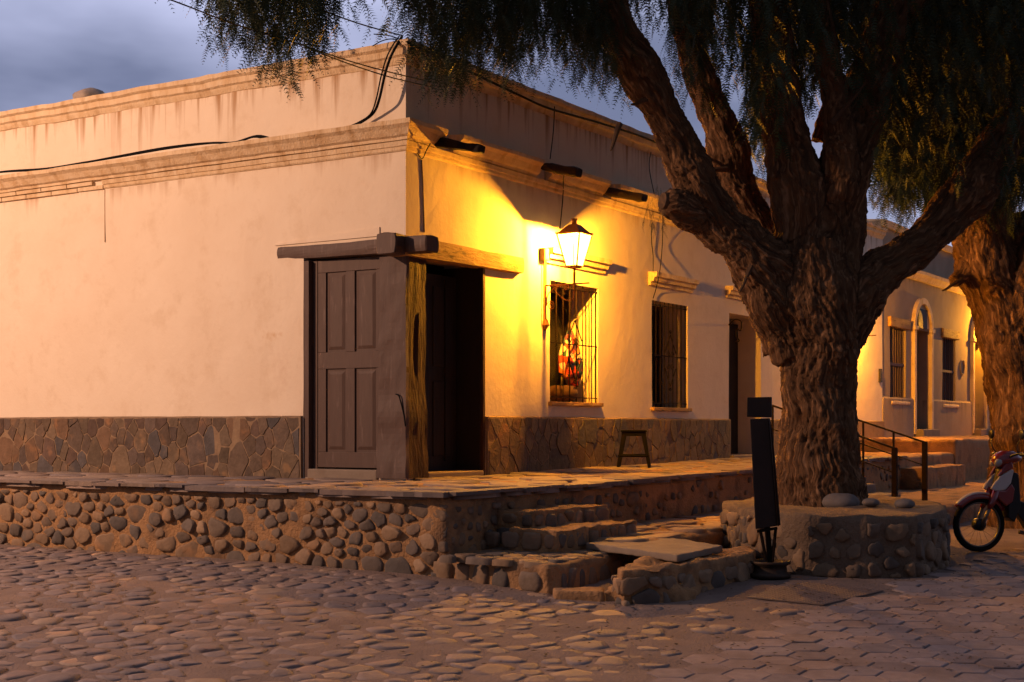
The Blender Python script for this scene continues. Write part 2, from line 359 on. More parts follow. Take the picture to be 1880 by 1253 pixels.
def stones_face(parent, name, origin, U, W, Nn, w, h, sx, sy, gap, relief, pal, material, flat=.55, jit=.06, keep=None, base=-.03, scale_r=(1., 1.), tilt=0., aniso=1., rim=.55, sizes=None, rnd_=.5, grow=0.):
    O, U, W, Nn = (np.array(t, float) for t in (origin, U, W, Nn))
    if sizes: seeds, wts = dseeds(w, h, sizes[0], sizes[1], aniso, grow)
    else: seeds, wts = jseeds(w, h, sx, sy), None
    ps = [(x, y*aniso) for x, y in seeds]
    cl = cells(ps, (0, 0, w, h*aniso), wts); cnt = 0
    for poly in cl:
        if not poly: continue
        poly = [(x, y/aniso) for x, y in poly]
        s = shape_stone(poly, gap, jit=jit, roundness=rnd_)
        if not s: continue
        out, c, a = s; k = rnd.uniform(*scale_r); out = [(c[0]+(x-c[0])*k, c[1]+(y-c[1])*k) for x, y in out]
        if keep and not keep(c[0], c[1]): continue
        h_ = relief*rnd.uniform(.6, 1.25)
        V, Fc = stone_geo(out, c, h_, base, lambda x, y, z: O+U*x+W*y+Nn*z, flat, tilt, rim=rim)
        me = bpy.data.meshes.new(name); me.from_pydata([tuple(v) for v in V], [], Fc); me.update(); tint(me, pick(pal))
        finish(me, name, material, parent, smooth=True); cnt += 1
    return cnt
def flags_face(parent, name, origin, U, W, Nn, w, h, r0, r1, an, gap, relief, pal, material, jit=.006):
    """angular flat stones fitted edge to edge"""
    O, U, W, Nn = (np.array(t, float) for t in (origin, U, W, Nn))
    seeds, wts = dseeds(w, h, r0, r1, an, 0.)
    cl = cells([(x, y*an) for x, y in seeds], (0, 0, w, h*an), wts)
    for poly in cl:
        if not poly: continue
        poly = [(x, y/an) for x, y in poly]; a, (cx, cy) = area_c(poly)
        if abs(a) < .0006: continue
        out = []; n = len(poly); rm_ = math.sqrt(abs(a)/PI); k = max(.5, 1-gap/rm_)
        for i in range(n):
            p, q = poly[i], poly[(i+1) % n]; ln = math.hypot(q[0]-p[0], q[1]-p[1]); m = 1 if ln < .05 else (2 if ln < .12 else 3)
            if ln < .012: continue
            for j in range(m):
                f = j/m; out.append((cx+(p[0]+(q[0]-p[0])*f-cx)*k+rnd.uniform(-jit, jit), cy+(p[1]+(q[1]-p[1])*f-cy)*k+rnd.uniform(-jit, jit)))
        n = len(out)
        if n < 4: continue
        hz = relief*rnd.uniform(.3, 1.2); tx, ty = rnd.uniform(-.03, .03), rnd.uniform(-.03, .03); V = []
        for (sc, b) in ((1., -.012), (.985, -.3), (.93, 0.)):
            for (x, y) in out:
                dx, dy = (x-cx)*sc, (y-cy)*sc; V.append(O+U*(cx+dx)+W*(cy+dy)+Nn*(b if b == -.012 else hz*(1+b)+dx*tx+dy*ty))
        V.append(O+U*cx+W*cy+Nn*(hz*1.1))
        Fc = [(i*n+k_, i*n+(k_+1) % n, (i+1)*n+(k_+1) % n, (i+1)*n+k_) for i in range(2) for k_ in range(n)]+[(2*n+k_, 2*n+(k_+1) % n, 3*n) for k_ in range(n)]
        me = bpy.data.meshes.new(name); me.from_pydata([tuple(v) for v in V], [], Fc); me.update(); tint(me, tuple(.86*v for v in pick(pal, v=.22))); finish(me, name, material, parent)
def blob(name, prisms, material, parent=None, voxel=.045, amp=.02, fs=4., seed=0, extra=None, smooth=True):
    """rough masonry body: prisms (poly, z0, z1) fused, then made uneven"""
    mb = MB()
    for (poly, z0, z1) in prisms: mb.prism(poly, z0, z1)
    me = bpy.data.meshes.new(name); me.from_pydata(mb.v, [], mb.f); me.update()
    tmp = bpy.data.objects.new('tmp', me); COL.objects.link(tmp)
    rm = tmp.modifiers.new('r', 'REMESH'); rm.mode = 'VOXEL'; rm.voxel_size = voxel
    dg = bpy.context.evaluated_depsgraph_get(); ev = tmp.evaluated_get(dg); m2 = bpy.data.meshes.new_from_object(ev)
    bpy.data.objects.remove(tmp); bpy.data.meshes.remove(me)
    n = len(m2.vertices); V = np.empty(n*3, np.float32); m2.vertices.foreach_get('co', V); V = V.reshape(-1, 3).astype(float)
    Nn = np.empty(n*3, np.float32); m2.vertices.foreach_get('normal', Nn); Nn = Nn.reshape(-1, 3)
    d = amp*fbm(V*fs, 3, seed)
    V = V + Nn*d[:, None]
    if extra is not None: V = extra(V)
    m2.vertices.foreach_set('co', V.astype(np.float32).ravel()); m2.update(); m2.name = name; m2.materials.clear()
    return finish(m2, name, material, parent, smooth)
# ================================================================ STREET
ts = lambda a, b, s: list(np.arange(a, b, s))
Xs = [-400, -150, -60, -25, -12] + ts(-8, 8.5, .07) + [9, 12, 20, 50, 150, 400]
Ys = [-200, -60, -15, -3, 0, 3, 5, 6] + ts(6.6, 15, .07) + [15.5, 17, 20, 26, 40, 80, 200, 700]
gx, gy = np.meshgrid(Xs, Ys); wx, wy = cw(gx, gy); wz = gz(wx, wy)
P = np.stack([wx, wy, wz], -1); near = (np.abs(gx) < 9) & (gy > 6) & (gy < 16)
P[..., 2] += np.where(near, .010*fbm(P*2.1, 3, 5)+.006*fbm(P*11, 2, 9), 0)
ny_, nx_ = gx.shape; idx = np.arange(ny_*nx_).reshape(ny_, nx_)
q = np.stack([idx[:-1, :-1], idx[:-1, 1:], idx[1:, 1:], idx[1:, :-1]], -1).reshape(-1, 4)
street = finish(npmesh('street', P.reshape(-1, 3), q, True), 'street', DIRT); tag(street, kind='structure')

def inpoly(x, y, P):
    c = False
    for i in range(len(P)):
        x0, y0 = P[i][:2]; x1, y1 = P[i-1][:2]
        if (y0 > y) != (y1 > y) and x < (x1-x0)*(y-y0)/(y1-y0)+x0: c = not c
    return c
def ccw(P): P = [tuple(p[:2]) for p in P]; return P if area_c(P)[0] > 0 else P[::-1]
PLANTER = ccw([cw(*p) for p in [(1.86,11.45),(1.95,10.9),(2.2,10.55),(2.6,10.42),(3.0,10.46),(3.4,11.1),(3.62,11.8),(3.78,12.6),(3.5,13.5),(2.9,13.75),(2.3,13.3),(1.85,12.4)]])
APOLY = ccw([(-2.02,-1.7),(-2.05,-1.95),(-2.30,-2.88),(-2.2,-2.93),(-1.12,-2.86),(-1.0,-2.8),(-.95,-1.7)])
zb = -.445
BPOLY = ccw([ZP(1129,1038,zb), ZP(1140,1044,zb), ZP(1214,1042,zb), ZP(1380,1016,zb), ZP(1385,1008,zb), ZP(1363,1000,zb), ZP(1206,1018,zb)])
CPOLY = ccw([(-1.02,-1.8),(-1.0,-2.95),(2.2,-2.93),(2.7,-3.65),(14,-3.65),(14,-1.8)])
DRAIN = ccw([GP(1372,1099), GP(1471,1071), GP(1622,1087), GP(1512,1113)])
def blocked(x, y):
    if x > -2.10 and y > -1.93: return True
    return any(inpoly(x, y, Q) for Q in (APOLY, BPOLY, CPOLY, PLANTER)) or (x > -2.3 and x < 3 and y > -3.85 and y < -1.9)
b0, b1 = GP(1142,1250), GP(1500,1121); b0c, b1c = wc(b0[0], b0[1]), wc(b1[0], b1[1])
def rightof(X, Y):                 # pavers lie right of the joint line
    return (b1c[0]-b0c[0])*(Y-b0c[1])-(b1c[1]-b0c[1])*(X-b0c[0]) < 0
# ---- hexagonal pavers
SD = .132; hexes = []; ang = math.radians(-4)
for i in range(-30, 60):
    for j in range(-60, 60):
        u = i*1.5*SD; v = (j+.5*(i % 2))*math.sqrt(3)*SD
        X = 3+u*math.cos(ang)-v*math.sin(ang); Y = 10+u*math.sin(ang)+v*math.cos(ang)
        if not (6.7 < Y < 15.2) or not (abs(X) < .375*Y+.4): continue
        x, y = cw(X, Y)
        if not rightof(X-.05, Y) or (Y > 11.3 and X < 3.6): continue
        if blocked(x, y) or any(inpoly(x+.1*a, y+.1*b, DRAIN) for a, b in ((0,0),(1,0),(-1,0),(0,1),(0,-1))) or inpoly(x, y, PLANTER): continue
        if any(inpoly(x+.13*math.cos(t), y+.13*math.sin(t), PLANTER) for t in range(6)): continue
        hexes.append((Y, X))
hexes.sort()
def hexgeo(X, Y, g=.0035):
    top = .008+rnd.uniform(-.003, .004); tx, ty = rnd.uniform(-.02, .02), rnd.uniform(-.02, .02); V = []
    rot = ang+rnd.uniform(-.02, .02); ox, oy = rnd.uniform(-.004, .004), rnd.uniform(-.004, .004)
    for (r, h) in ((SD-g, -.02), (SD-g-.001, top-.004), (SD-g-.008, top)):
        for k in range(6):
            a = k*PI/3+rot; dx, dy = r*math.cos(a), r*math.sin(a); x, y = cw(X+ox+dx, Y+oy+dy)
            V.append((x, y, float(gz(x, y))+h+(dx*tx+dy*ty)*(h > 0)))
    F = [(i*6+k, i*6+(k+1) % 6, (i+1)*6+(k+1) % 6, (i+1)*6+k) for i in range(2) for k in range(6)]+[tuple(12+k for k in range(6))]
    # cam X,Y basis is left-handed-free: keep winding up
    return V, F
def flat_pieces(items, geo, name, stuffname, material, pal, parent):
    SV, SF, SCL = [], [], []
    for n_, it in enumerate(items):
        V, Fc = geo(*it); c = pick(pal)
        if n_ < 298:
            me = bpy.data.meshes.new(name); me.from_pydata([tuple(map(float, v)) for v in V], [], Fc); me.update(); tint(me, c)
            finish(me, name, material, parent, smooth=(name == 'cobble'))
        else:
            b = len(SV); SV += [tuple(map(float, v)) for v in V]; SF += [tuple(i+b for i in f) for f in Fc]; SCL += [c]*len(V)
    if SV:
        me = bpy.data.meshes.new(stuffname); me.from_pydata(SV, [], SF); me.update(); tint(me, np.array(SCL))
        tag(finish(me, stuffname, material, parent, smooth=(name == 'cobble')), kind='stuff')
flat_pieces([(X, Y) for Y, X in hexes], hexgeo, 'paver', 'far_pavers', PAVE, PAL_PAVE, street)
# ---- cobbles
sd = []
_p, _w = dseeds(11.0, 7.6, .060, .128, 1.0, 0, tries=60000, miss=900); cwt = []
for (a, b), ww_ in zip(_p, _w):
    X, Y = a-6.3, b+6.8
    if abs(X) > .375*Y+.3: continue
    sd.append((X, Y)); cwt.append(ww_)
cl = cells(sd, (-7, 6.5, 6, 15), cwt)
items = []
for p, poly in zip(sd, cl):
    if not poly: continue
    x, y = cw(*p)
    if rightof(p[0]+.10, p[1]) or blocked(x, y) or blocked(x+.06, y) or blocked(x, y+.06): continue
    if p[1] > 9.2 and p[0] > 1.2: continue
    if rnd.random() < (.25 if (p[0] > 0 and p[1] > 8.2) else .07): continue
    s = shape_stone(poly, rnd.choice([.004, .008, .014]), roundness=.35, jit=.06)
    if s: items.append((p[1], s))
items.sort(key=lambda t: t[0]); print('cobbles', len(items), 'pavers', len(hexes))
def cobgeo(s):
    out, c, a = s; H = rnd.choice([.002, .004, .006, .009, .013])
    k = rnd.uniform(.90, 1.05)
    out = [(c[0]+(x-c[0])*k, c[1]+(y-c[1])*k) for x, y in out]
    def to3(X, Y, h): x, y = cw(X, Y); return (x, y, float(gz(x, y))+h)
    V, Fc = stone_geo(out, c, H, -.02, to3, .46, .07, rim=.28, lump=.06)
    return V, Fc
flat_pieces([(s,) for _, s in items], cobgeo, 'cobble', 'far_cobbles', COBB, PAL_COB, street)
# ---- drain cover
dc = root('drain_cover', 'diamond patterned metal drain cover set in the paving before the tree planter', 'drain cover', (*np.mean(DRAIN, 0), float(gz(*np.mean(DRAIN, 0)))))
mb = MB(); mb.add([(x, y, float(gz(x, y))+.004) for x, y in DRAIN]+[(x, y, float(gz(x, y))+.012) for x, y in DRAIN], [(4,5,6,7),(0,1,5,4),(1,2,6,5),(2,3,7,6),(3,0,4,7)]); mb.build('plate', IRON, dc)
mb = MB(); D = [np.array(p) for p in DRAIN]
for a in range(22):
    for b in range(14):
        u, v = (a+.5)/22, (b+.5)/14; p = (D[0]*(1-u)+D[1]*u)*(1-v)+(D[3]*(1-u)+D[2]*u)*v; z = float(gz(*p))+.012
        mb.add([(p[0]-.012, p[1], z), (p[0], p[1]-.012, z), (p[0]+.012, p[1], z), (p[0], p[1]+.012, z), (p[0], p[1], z+.005)], [(0,1,4),(1,2,4),(2,3,4),(3,0,4)])
RUSTY = mat('worn_cover_metal', (.17, .12, .095), (.12, .085, .07), scale=12, rough=.6, bump=.2)
tag(mb.build('tread_studs', RUSTY, dc), kind='stuff')
for o in list(dc.children)[:1]: o.data.materials[0] = RUSTY

# ================================================================ TERRACES
def rise(V): V[:, 2] += np.where(V[:, 2] > -.3, np.clip(V[:, 0], 0, 13)*.0085, 0); return V
def rz(x): return max(0, min(x, 13))*.0085
terr = root('stone_terrace', 'raised rubble stone terrace with slate edge wrapping round the corner house', 'terrace', (-2.05, -1.89, -.6))
blob('mortar_core', [([(-2.038,9.5),(-2.038,-1.875),(12.3,-1.875),(12.3,.3),(.3,.3),(.3,9.5)], -1.1, -.018)], MORTAR, terr, voxel=.045, amp=.026, fs=4., seed=3, extra=rise)
stones_face(terr, 'stone', (-2.028, 4.5, -.69), (0,-1,0), (0,0,1), (-1,0,0), 6.38, .61, .205, .118, .004, .030, PAL_WALL, STONE, flat=.72, rim=.70, scale_r=(.84, 1.05), tilt=.22, sizes=(.058, .135), aniso=1.45, grow=.45, rnd_=.3, jit=.13, keep=lambda u, v: rnd.random() > .03)
stones_face(terr, 'stone', (-2.02, -1.872, -.68), (1,0,0), (0,0,1), (0,-1,0), 3.2, .60, .22, .13, .016, .022, PAL_WALL, STONE, flat=.6, scale_r=(.62, .92), tilt=.2, sizes=(.05,.13), aniso=1.2, jit=.09, keep=lambda u, v: rnd.random() > .25)
stones_face(terr, 'stone', (1.2, -1.875, -.42), (1,0,0), (0,0,1), (0,-1,0), 8.2, .40, .26, .14, .02, .020, PAL_WALL, STONE, flat=.6, scale_r=(.62, .9), tilt=.2, sizes=(.06,.14), aniso=1.2, jit=.09, keep=lambda u, v: rnd.random() > .3)
PAL_FLAG = [(.26,.19,.15),(.22,.165,.14),(.30,.22,.165),(.19,.15,.135),(.27,.20,.15)]
stones_face(terr, 'flagstone', (-2.09, -1.93, -.022), (1,0,0), (0,1,0), (0,0,1), 2.12, 7.4, .50, .40, .007, .022, PAL_FLAG, FLAG, flat=.8, jit=.02, base=-.03, tilt=.03)
stones_face(terr, 'flagstone', (.03, -1.93, -.020), (1,0,.0085), (0,1,0), (0,0,1), 9.5, 1.96, .55, .42, .007, .022, PAL_FLAG, FLAG, flat=.8, jit=.02, base=-.03, tilt=.03)
# thin slate slabs that finish the edge
for (p0, p1, n_) in (((-2.09, 6.), (-2.09, -1.9), 17), ((-2.06, -1.93), (9.4, -1.93), 24)):
    p0, p1 = np.array(p0), np.array(p1); U = (p1-p0)/np.linalg.norm(p1-p0); Nn = np.array([U[1], -U[0]]); Lh = np.linalg.norm(p1-p0); t = 0
    while t < Lh-.1:
        ln = min(rnd.uniform(.28, .75), Lh-t); d = rnd.uniform(.0, .045); th = rnd.uniform(.022, .042)
        a = p0+U*(t+.008); b = p0+U*(t+ln-.008); k = 6; out = []
        for i in range(k+1): out.append(tuple(a+(b-a)*i/k+Nn*(d+rnd.uniform(-.014, .012))))
        out += [tuple(b-Nn*.16), tuple(a-Nn*.16)]
        z1 = .008+rz(max(0, a[0]))+rnd.uniform(-.006, .004)
        mb = MB().prism(ccw(out), z1-th, z1); o = mb.build('edge_slab', FLAG, terr); tint(o.data, tuple(.8*v for v in pick(PAL_FLAG))); t += ln
ft = root('far_terrace', 'higher plastered terrace step in front of the pale house down the street', 'terrace', (12.4, -1.8, -.3))
blob('mortar_core', [([(12.32,.3),(12.32,-1.89),(14.0,-1.95),(34,-1.95),(34,.3)], -.7, .30)], MORTAR, ft, voxel=.07, amp=.03, fs=3., seed=13)
# pad at the foot of the steps, path along the terrace, wall of the water channel
pad = root('corner_pad', 'low cobble topped masonry pad at the terrace corner below the steps', 'masonry pad', (-1.6, -2.4, -.6))
blob('mortar_core', [(APOLY, -1.0, -.455)], MORTAR, pad, voxel=.03, amp=.03, fs=5., seed=23)
stones_face(pad, 'stone', (-2.26, -2.87, -.462), (1,0,0), (0,1,0), (0,0,1), 1.15, .96, .19, .15, .006, .018, PAL_WALL, STONE, flat=.75, tilt=.05, scale_r=(.85, 1))
def edge_stones(parent, P, sel, z0, z1, sx, sy, gap, rel, pal, mt, off=.0, **kw):
    n = len(P)
    for i in range(n):
        p, q = np.array(P[i]), np.array(P[(i+1) % n])
        if not sel(p, q): continue
        Ln = np.linalg.norm(q-p); U = (q-p)/Ln; Nn = np.array([U[1], -U[0], 0.])
        if Ln < .12: continue
        stones_face(parent, 'stone', (p[0]+Nn[0]*off, p[1]+Nn[1]*off, z0), (U[0], U[1], 0), (0, 0, 1), Nn, Ln, z1-z0, sx, sy, gap, rel, pal, mt, **kw)
faces_cam = lambda p, q: ((q-p)[1]*(CAM[0]-p[0])-(q-p)[0]*(CAM[1]-p[1])) > 0
edge_stones(pad, APOLY, faces_cam, -.70, -.48, .20, .15, .012, .03, PAL_WALL, STONE, flat=.6, scale_r=(.7, .98), tilt=.2, off=-.008)
pth = tag(blob('path', [(CPOLY, -1.0, -.39)], MORTAR, None, voxel=.06, amp=.03, fs=4., seed=33), kind='structure')
PAL_PATH = [(.36,.23,.13),(.30,.19,.115),(.25,.17,.11),(.40,.26,.15)]
stones_face(pth, 'flagstone', (-1.0, -2.93, -.40), (1,0,0), (0,1,0), (0,0,1), 4.2, 1.06, .48, .30, .008, .026, PAL_PATH, FLAG, flat=.8, tilt=.05)
chw = root('channel_wall', 'low broken rubble wall of the street water channel in front of the concrete slab', 'wall', (*np.mean(BPOLY, 0), -.6))
toe = ccw([GP(1108,1104), GP(1190,1108), GP(1278,1100), GP(1300,1075), GP(1150,1075)])
blob('mortar_core', [(BPOLY, -1.0, -.455), (toe, -1.0, float(gz(*toe[0]))+.07)], MORTAR, chw, voxel=.022, amp=.05, fs=6., seed=43)
edge_stones(chw, BPOLY, faces_cam, -.74, -.50, .21, .14, .006, .028, PAL_WALL, STONE, flat=.74, rim=.75, jit=.14, rnd_=.25, scale_r=(.85, 1.05), tilt=.2, sizes=(.07, .15), aniso=1.3)
lip = tag(blob('channel_sill', [(ccw([GP(1014,1093), GP(1017,1101), GP(1110,1105), GP(1108,1092)]), -1.0, float(gz(*GP(1060,1098)[:2]))+.06)], MORTAR, None, voxel=.02, amp=.012, fs=7, seed=3), 'thin mortar sill across the dark mouth of the water channel', 'sill')
# concrete slab bridging the channel
S = ccw([ZP(1076,997,-.395), ZP(1244,1020,-.395), ZP(1327,1002,-.395), ZP(1168,977,-.395)])
slab = tag(blob('concrete_slab', [(S, -.445, -.395)], CONC, None, voxel=.011, amp=.008, fs=9., seed=17, smooth=True), 'flat pale concrete slab bridging the water channel below the steps', 'slab')
# steps up to the terrace
steps = root('stone_steps', 'two rough masonry steps leading up to the terrace beside the corner', 'steps', (-.6, -2.2, -.45))
s1a, s1b = WR(980, 930, 2.2)[0], WR(1116, 925, 2.2)[0]; s2a, s2b = WR(1018, 958, 2.5)[0], WR(1166, 955, 2.5)[0]
z1s, z2s = float(WR(1050, 933, 2.2)[2]), float(WR(1090, 966, 2.5)[2]); print('steps', s1a, s1b, z1s, s2a, s2b, z2s)
blob('step', [([(s1a,-1.8),(s1a,-2.2),(s1b,-2.2),(s1b,-1.8)], -.8, z1s)], MORTAR, steps, voxel=.018, amp=.030, fs=8., seed=51)
blob('step', [([(s2a,-2.1),(s2a,-2.52),(s2b,-2.52),(s2b,-2.1)], -.8, z2s)], MORTAR, steps, voxel=.018, amp=.030, fs=8., seed=57)
for (a, b, yy, zt) in ((s1a, s1b, -2.2, z1s), (s2a, s2b, -2.52, z2s)):
    Q = ccw([(a, -1.85), (a, yy), (b, yy), (b, -1.85)])
    edge_stones(steps, Q, faces_cam, max(zt-.30, -.45), zt-.005, .17, .12, .01, .022, PAL_WALL, STONE, flat=.65, scale_r=(.75, 1.), tilt=.15)
blk = tag(blob('step_block', [([(WR(1701,870,2.25)[0],-1.8),(WR(1701,870,2.25)[0],-2.25),(WR(1772,870,2.25)[0],-2.25),(WR(1772,870,2.25)[0],-1.8)], -.6, -.09)], MORTAR, None, voxel=.03, amp=.03, fs=5, seed=61), 'single rough stone step block against the terrace beyond the handrail', 'step block')
# planter
plt = root('stone_planter', 'rounded river stone planter wall around the big pepper tree', 'planter', (1.1, -3.7, -.6))
PI2 = [((x-1.1)*.86+1.1, (y+3.75)*.86-3.75) for x, y in PLANTER]
blob('mortar_core', [(PLANTER, -1.0, -.165)], mat('planter_mortar', (.18,.125,.082), (.13,.088,.058), scale=6, rough=.95, bump=1., bscale=35, bdist=.02), plt, voxel=.035, amp=.03, fs=4., seed=71)
edge_stones(plt, PLANTER, lambda p, q: True, -.64, -.20, .22, .17, .016, .035, [tuple(.9*v for v in c) for c in PAL_WALL], STONE, flat=.72, scale_r=(.80, 1.05), tilt=.15, off=-.005, rnd_=.3, sizes=(.06, .15), aniso=1.1, jit=.13, rim=.7, keep=lambda u, v: rnd.random() > .02)
for (px, py, r, lb) in ((1543, 926, .13, 'pale rounded stone lying at the foot of the big tree trunk'), (1600, 929, .06, 'small round stone on the planter edge right of the trunk'), (1662, 931, .07, 'brown stone on the back rim of the planter')):
    p = ZP(px, py, -.15); t = np.linspace(0, PI, 9); mb = MB().lathe([(r*math.sin(a)*1.2+1e-4, -r*.62*math.cos(a)) for a in t], (p[0], p[1], -.13), 16)
    o = mb.build('stone', STONE, None, True); V = np.array([v.co for v in o.data.vertices]); V += (r*.35*fbm(V*5, 2, 4))[:, None]*np.array([1, 1, .6]); o.data.vertices.foreach_set('co', V.ravel()); tint(o.data, (.17, .145, .13)); tag(o, lb, 'stone')

# ================================================================ CORNER HOUSE
uL0 = WL(560, 700)[1]; UEND = WR(1620, 780)[0]; print('UEND', UEND, uL0)
w1 = (WR(1009, 600)[0], WR(1098, 600)[0], float(WR(1050, 739)[2]), float(WR(1050, 522)[2]))
w2 = (WR(1197, 600)[0], WR(1262, 600)[0], float(WR(1230, 749)[2]), float(WR(1230, 557)[2]))
d3 = (WR(1338, 700)[0], WR(1397, 700)[0], .07, float(WR(1345, 576)[2]))
print('w1', w1, 'w2', w2, 'd3', d3)
OPEN = [(-1.237, 1.35, .03, 2.15), w1, w2, (d3[0], d3[1], .09, d3[3])]
ZTOP = 4.06; TH = .5
def wall_mesh(name, u0, u1, z0, z1, openings, material, parent, corner=True, yoff=0., amp=.010, step=.11, top_wave=0.):
    us = {u0, u1, 0.} if corner else {u0, u1}; zs = {z0, z1}
    for o in openings: us |= {o[0], o[1]}; zs |= {o[2], o[3]}
    def fill(S):
        S = sorted(S); out = [S[0]]
        for a, b in zip(S, S[1:]):
            n = max(1, round((b-a)/step)); out += [a+(b-a)*k/n for k in range(1, n+1)]
        return out
    us, zs = fill(us), fill(zs); nu, nz_ = len(us), len(zs); V = []
    for side in (0, 1):
        for u in us:
            for z in zs:
                if corner and u < 0: p = [0., -u, z] if not side else [TH, max(-u, TH), z]
                elif corner: p = [u, 0., z] if not side else [max(u, TH), TH, z]
                else: p = [u, yoff, z] if not side else [u, yoff+TH, z]
                V.append(p)
    V = np.array(V); nf = nu*nz_
    d = amp*fbm(V[:nf]*1.4, 3, 2) + .003*fbm(V[:nf]*6, 2, 8)
    U = np.repeat(np.array(us), nz_)
    if corner:
        mL = U < -1e-6; mR = U > 1e-6; mc = ~(mL | mR)
        V[:nf][mL, 0] -= d[mL]; V[:nf][mR, 1] -= d[mR]; V[:nf][mc, 0] -= d[mc]; V[:nf][mc, 1] -= d[mc]
    else: V[:nf, 1] -= d
    if top_wave:
        tz = np.abs(V[:, 2]-z1) < 1e-6; V[tz, 2] += top_wave*fbm(V[tz]*1.1, 2, 6)
    ins = lambda a, b: any(o[0]-1e-6 <= a and b[0] <= o[1]+1e-6 and False for o in openings)
    solid = np.ones((nu-1, nz_-1), bool)
    for i in range(nu-1):
        uc = (us[i]+us[i+1])/2
        for j in range(nz_-1):
            zc = (zs[j]+zs[j+1])/2
            if any(o[0] < uc < o[1] and o[2] < zc < o[3] for o in openings): solid[i, j] = False
    A = lambda i, j: i*nz_+j; B = lambda i, j: nf+i*nz_+j; F = []
    S_ = lambda i, j: 0 <= i < nu-1 and 0 <= j < nz_-1 and solid[i, j]
    for i in range(nu-1):
        for j in range(nz_-1):
            if not solid[i, j]: continue
            F.append((A(i,j), A(i+1,j), A(i+1,j+1), A(i,j+1))); F.append((B(i,j), B(i,j+1), B(i+1,j+1), B(i+1,j)))
            if not S_(i-1, j): F.append((A(i,j), A(i,j+1), B(i,j+1), B(i,j)))
            if not S_(i+1, j): F.append((A(i+1,j), B(i+1,j), B(i+1,j+1), A(i+1,j+1)))
            if not S_(i, j-1): F.append((A(i,j), B(i,j), B(i+1,j), A(i+1,j)))
            if not S_(i, j+1): F.append((A(i,j+1), A(i+1,j+1), B(i+1,j+1), B(i,j+1)))
    me = bpy.data.meshes.new(name); me.from_pydata([tuple(v) for v in V], [], F); me.update()
    return finish(me, name, material, parent)
house = root('corner_house', 'cream plastered adobe corner house with wooden corner doorway and lit street lantern', 'house', (0, 0, 0))
wall_mesh('wall', -10., UEND, -.3, ZTOP, OPEN, PLASTER, house, top_wave=.012)
mb = MB(); mb.box((.45, .45, 3.5), (UEND-.02, 9.9, 3.62)); mb.build('roof', CONC, house)
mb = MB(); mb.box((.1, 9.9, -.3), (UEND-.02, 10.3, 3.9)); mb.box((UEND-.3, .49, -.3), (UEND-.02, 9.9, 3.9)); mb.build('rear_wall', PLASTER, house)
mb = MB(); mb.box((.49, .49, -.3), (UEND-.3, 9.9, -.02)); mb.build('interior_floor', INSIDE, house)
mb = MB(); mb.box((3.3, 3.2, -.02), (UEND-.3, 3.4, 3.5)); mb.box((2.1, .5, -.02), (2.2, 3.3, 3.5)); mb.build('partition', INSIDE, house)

def outp(u, d, corner=True, yoff=0.):
    if not corner: return (u, yoff-d)
    if abs(u) < 1e-6: return (-d, -d)
    return (-d, -u) if u < 0 else (u, -d)
def sweep(name, u0, u1, prof, material, parent, corner=True, yoff=0., wob=.006, step=.14, seed=1, sag=0.):
    """moulding: closed profile [(distance out, z)] run along the wall between u0 and u1"""
    us = [u0]; n = max(1, round((u1-u0)/step)); us = [u0+(u1-u0)*k/n for k in range(n+1)]
    if corner and u0 < 0 < u1: us = sorted(us+[0.]); us = [u for i, u in enumerate(us) if u == 0. or abs(u) > .03]
    m = len(prof); V = []
    for u in us:
        for (d, z) in prof: V.append((*outp(u, d, corner, yoff), z))
    V = np.array(V, float)
    w_ = wob*fbm(V*2.3, 3, seed)+wob*.6*fbm(V*9, 2, seed+4); V[:, 2] += w_
    w2_ = wob*fbm(V*3.1+50, 3, seed)
    U = np.repeat(np.array(us), m)
    if corner: V[:, 0] += np.where(U <= 1e-6, w2_, 0); V[:, 1] += np.where(U >= -1e-6, w2_, 0)
    else: V[:, 1] += w2_
    F = [(i*m+k, (i+1)*m+k, (i+1)*m+(k+1) % m, i*m+(k+1) % m) for i in range(len(us)-1) for k in range(m)]
    F += [tuple(range(m)), tuple((len(us)-1)*m+k for k in range(m))[::-1]]
    me = bpy.data.meshes.new(name); me.from_pydata([tuple(v) for v in V], [], F); me.update()
    return finish(me, name, material, parent)
# parapet coping
sweep('coping', -9.98, UEND, [(-.30, 3.99), (-.02, 3.885), (.010, 3.895), (.028, 3.93), (.035, 3.95), (.06, 3.965), (.065, 4.02), (.095, 4.04), (.10, 4.085), (-.30, 4.10)], TRIM, house, wob=.012, step=.12)
upper = [(-.02, 3.17), (.05, 3.175), (.055, 3.20), (.085, 3.215), (.125, 3.27), (.165, 3.30), (.17, 3.34), (-.02, 3.355)]
low1 = [(-.02, 3.07), (.012, 3.078), (.022, 3.09), (.026, 3.118), (.04, 3.122), (.052, 3.165), (-.02, 3.168)]
for k_, (a, b) in enumerate([(-9.97, .46), (.72, 2.31), (2.55, 3.80), (4.03, 5.9), (6.1, UEND)]):
    sweep('cornice', a, b, upper, TRIM, house, wob=.007, seed=3+k_)
tl = -WL(193, 350)[1]
sweep('cornice_band', tl, UEND, low1, TRIM, house, wob=.004, seed=9)
u = -9.9; r2 = 0
while u < tl-.05:                   # moulded bricks show where the plaster has gone
    ln = min(.42, tl-u)
    sweep('brick', u+.006, u+ln-.006, [(-.02, 3.075), (.03, 3.078), (.03, 3.118), (-.02, 3.12)], TRIM, house, wob=.003, seed=r2)
    sweep('brick', u-.15+.006, u-.15+ln-.006, [(-.02, 3.125), (.045, 3.128), (.05, 3.165), (-.02, 3.168)], TRIM, house, wob=.003, seed=r2+5)
    u += ln; r2 += 1
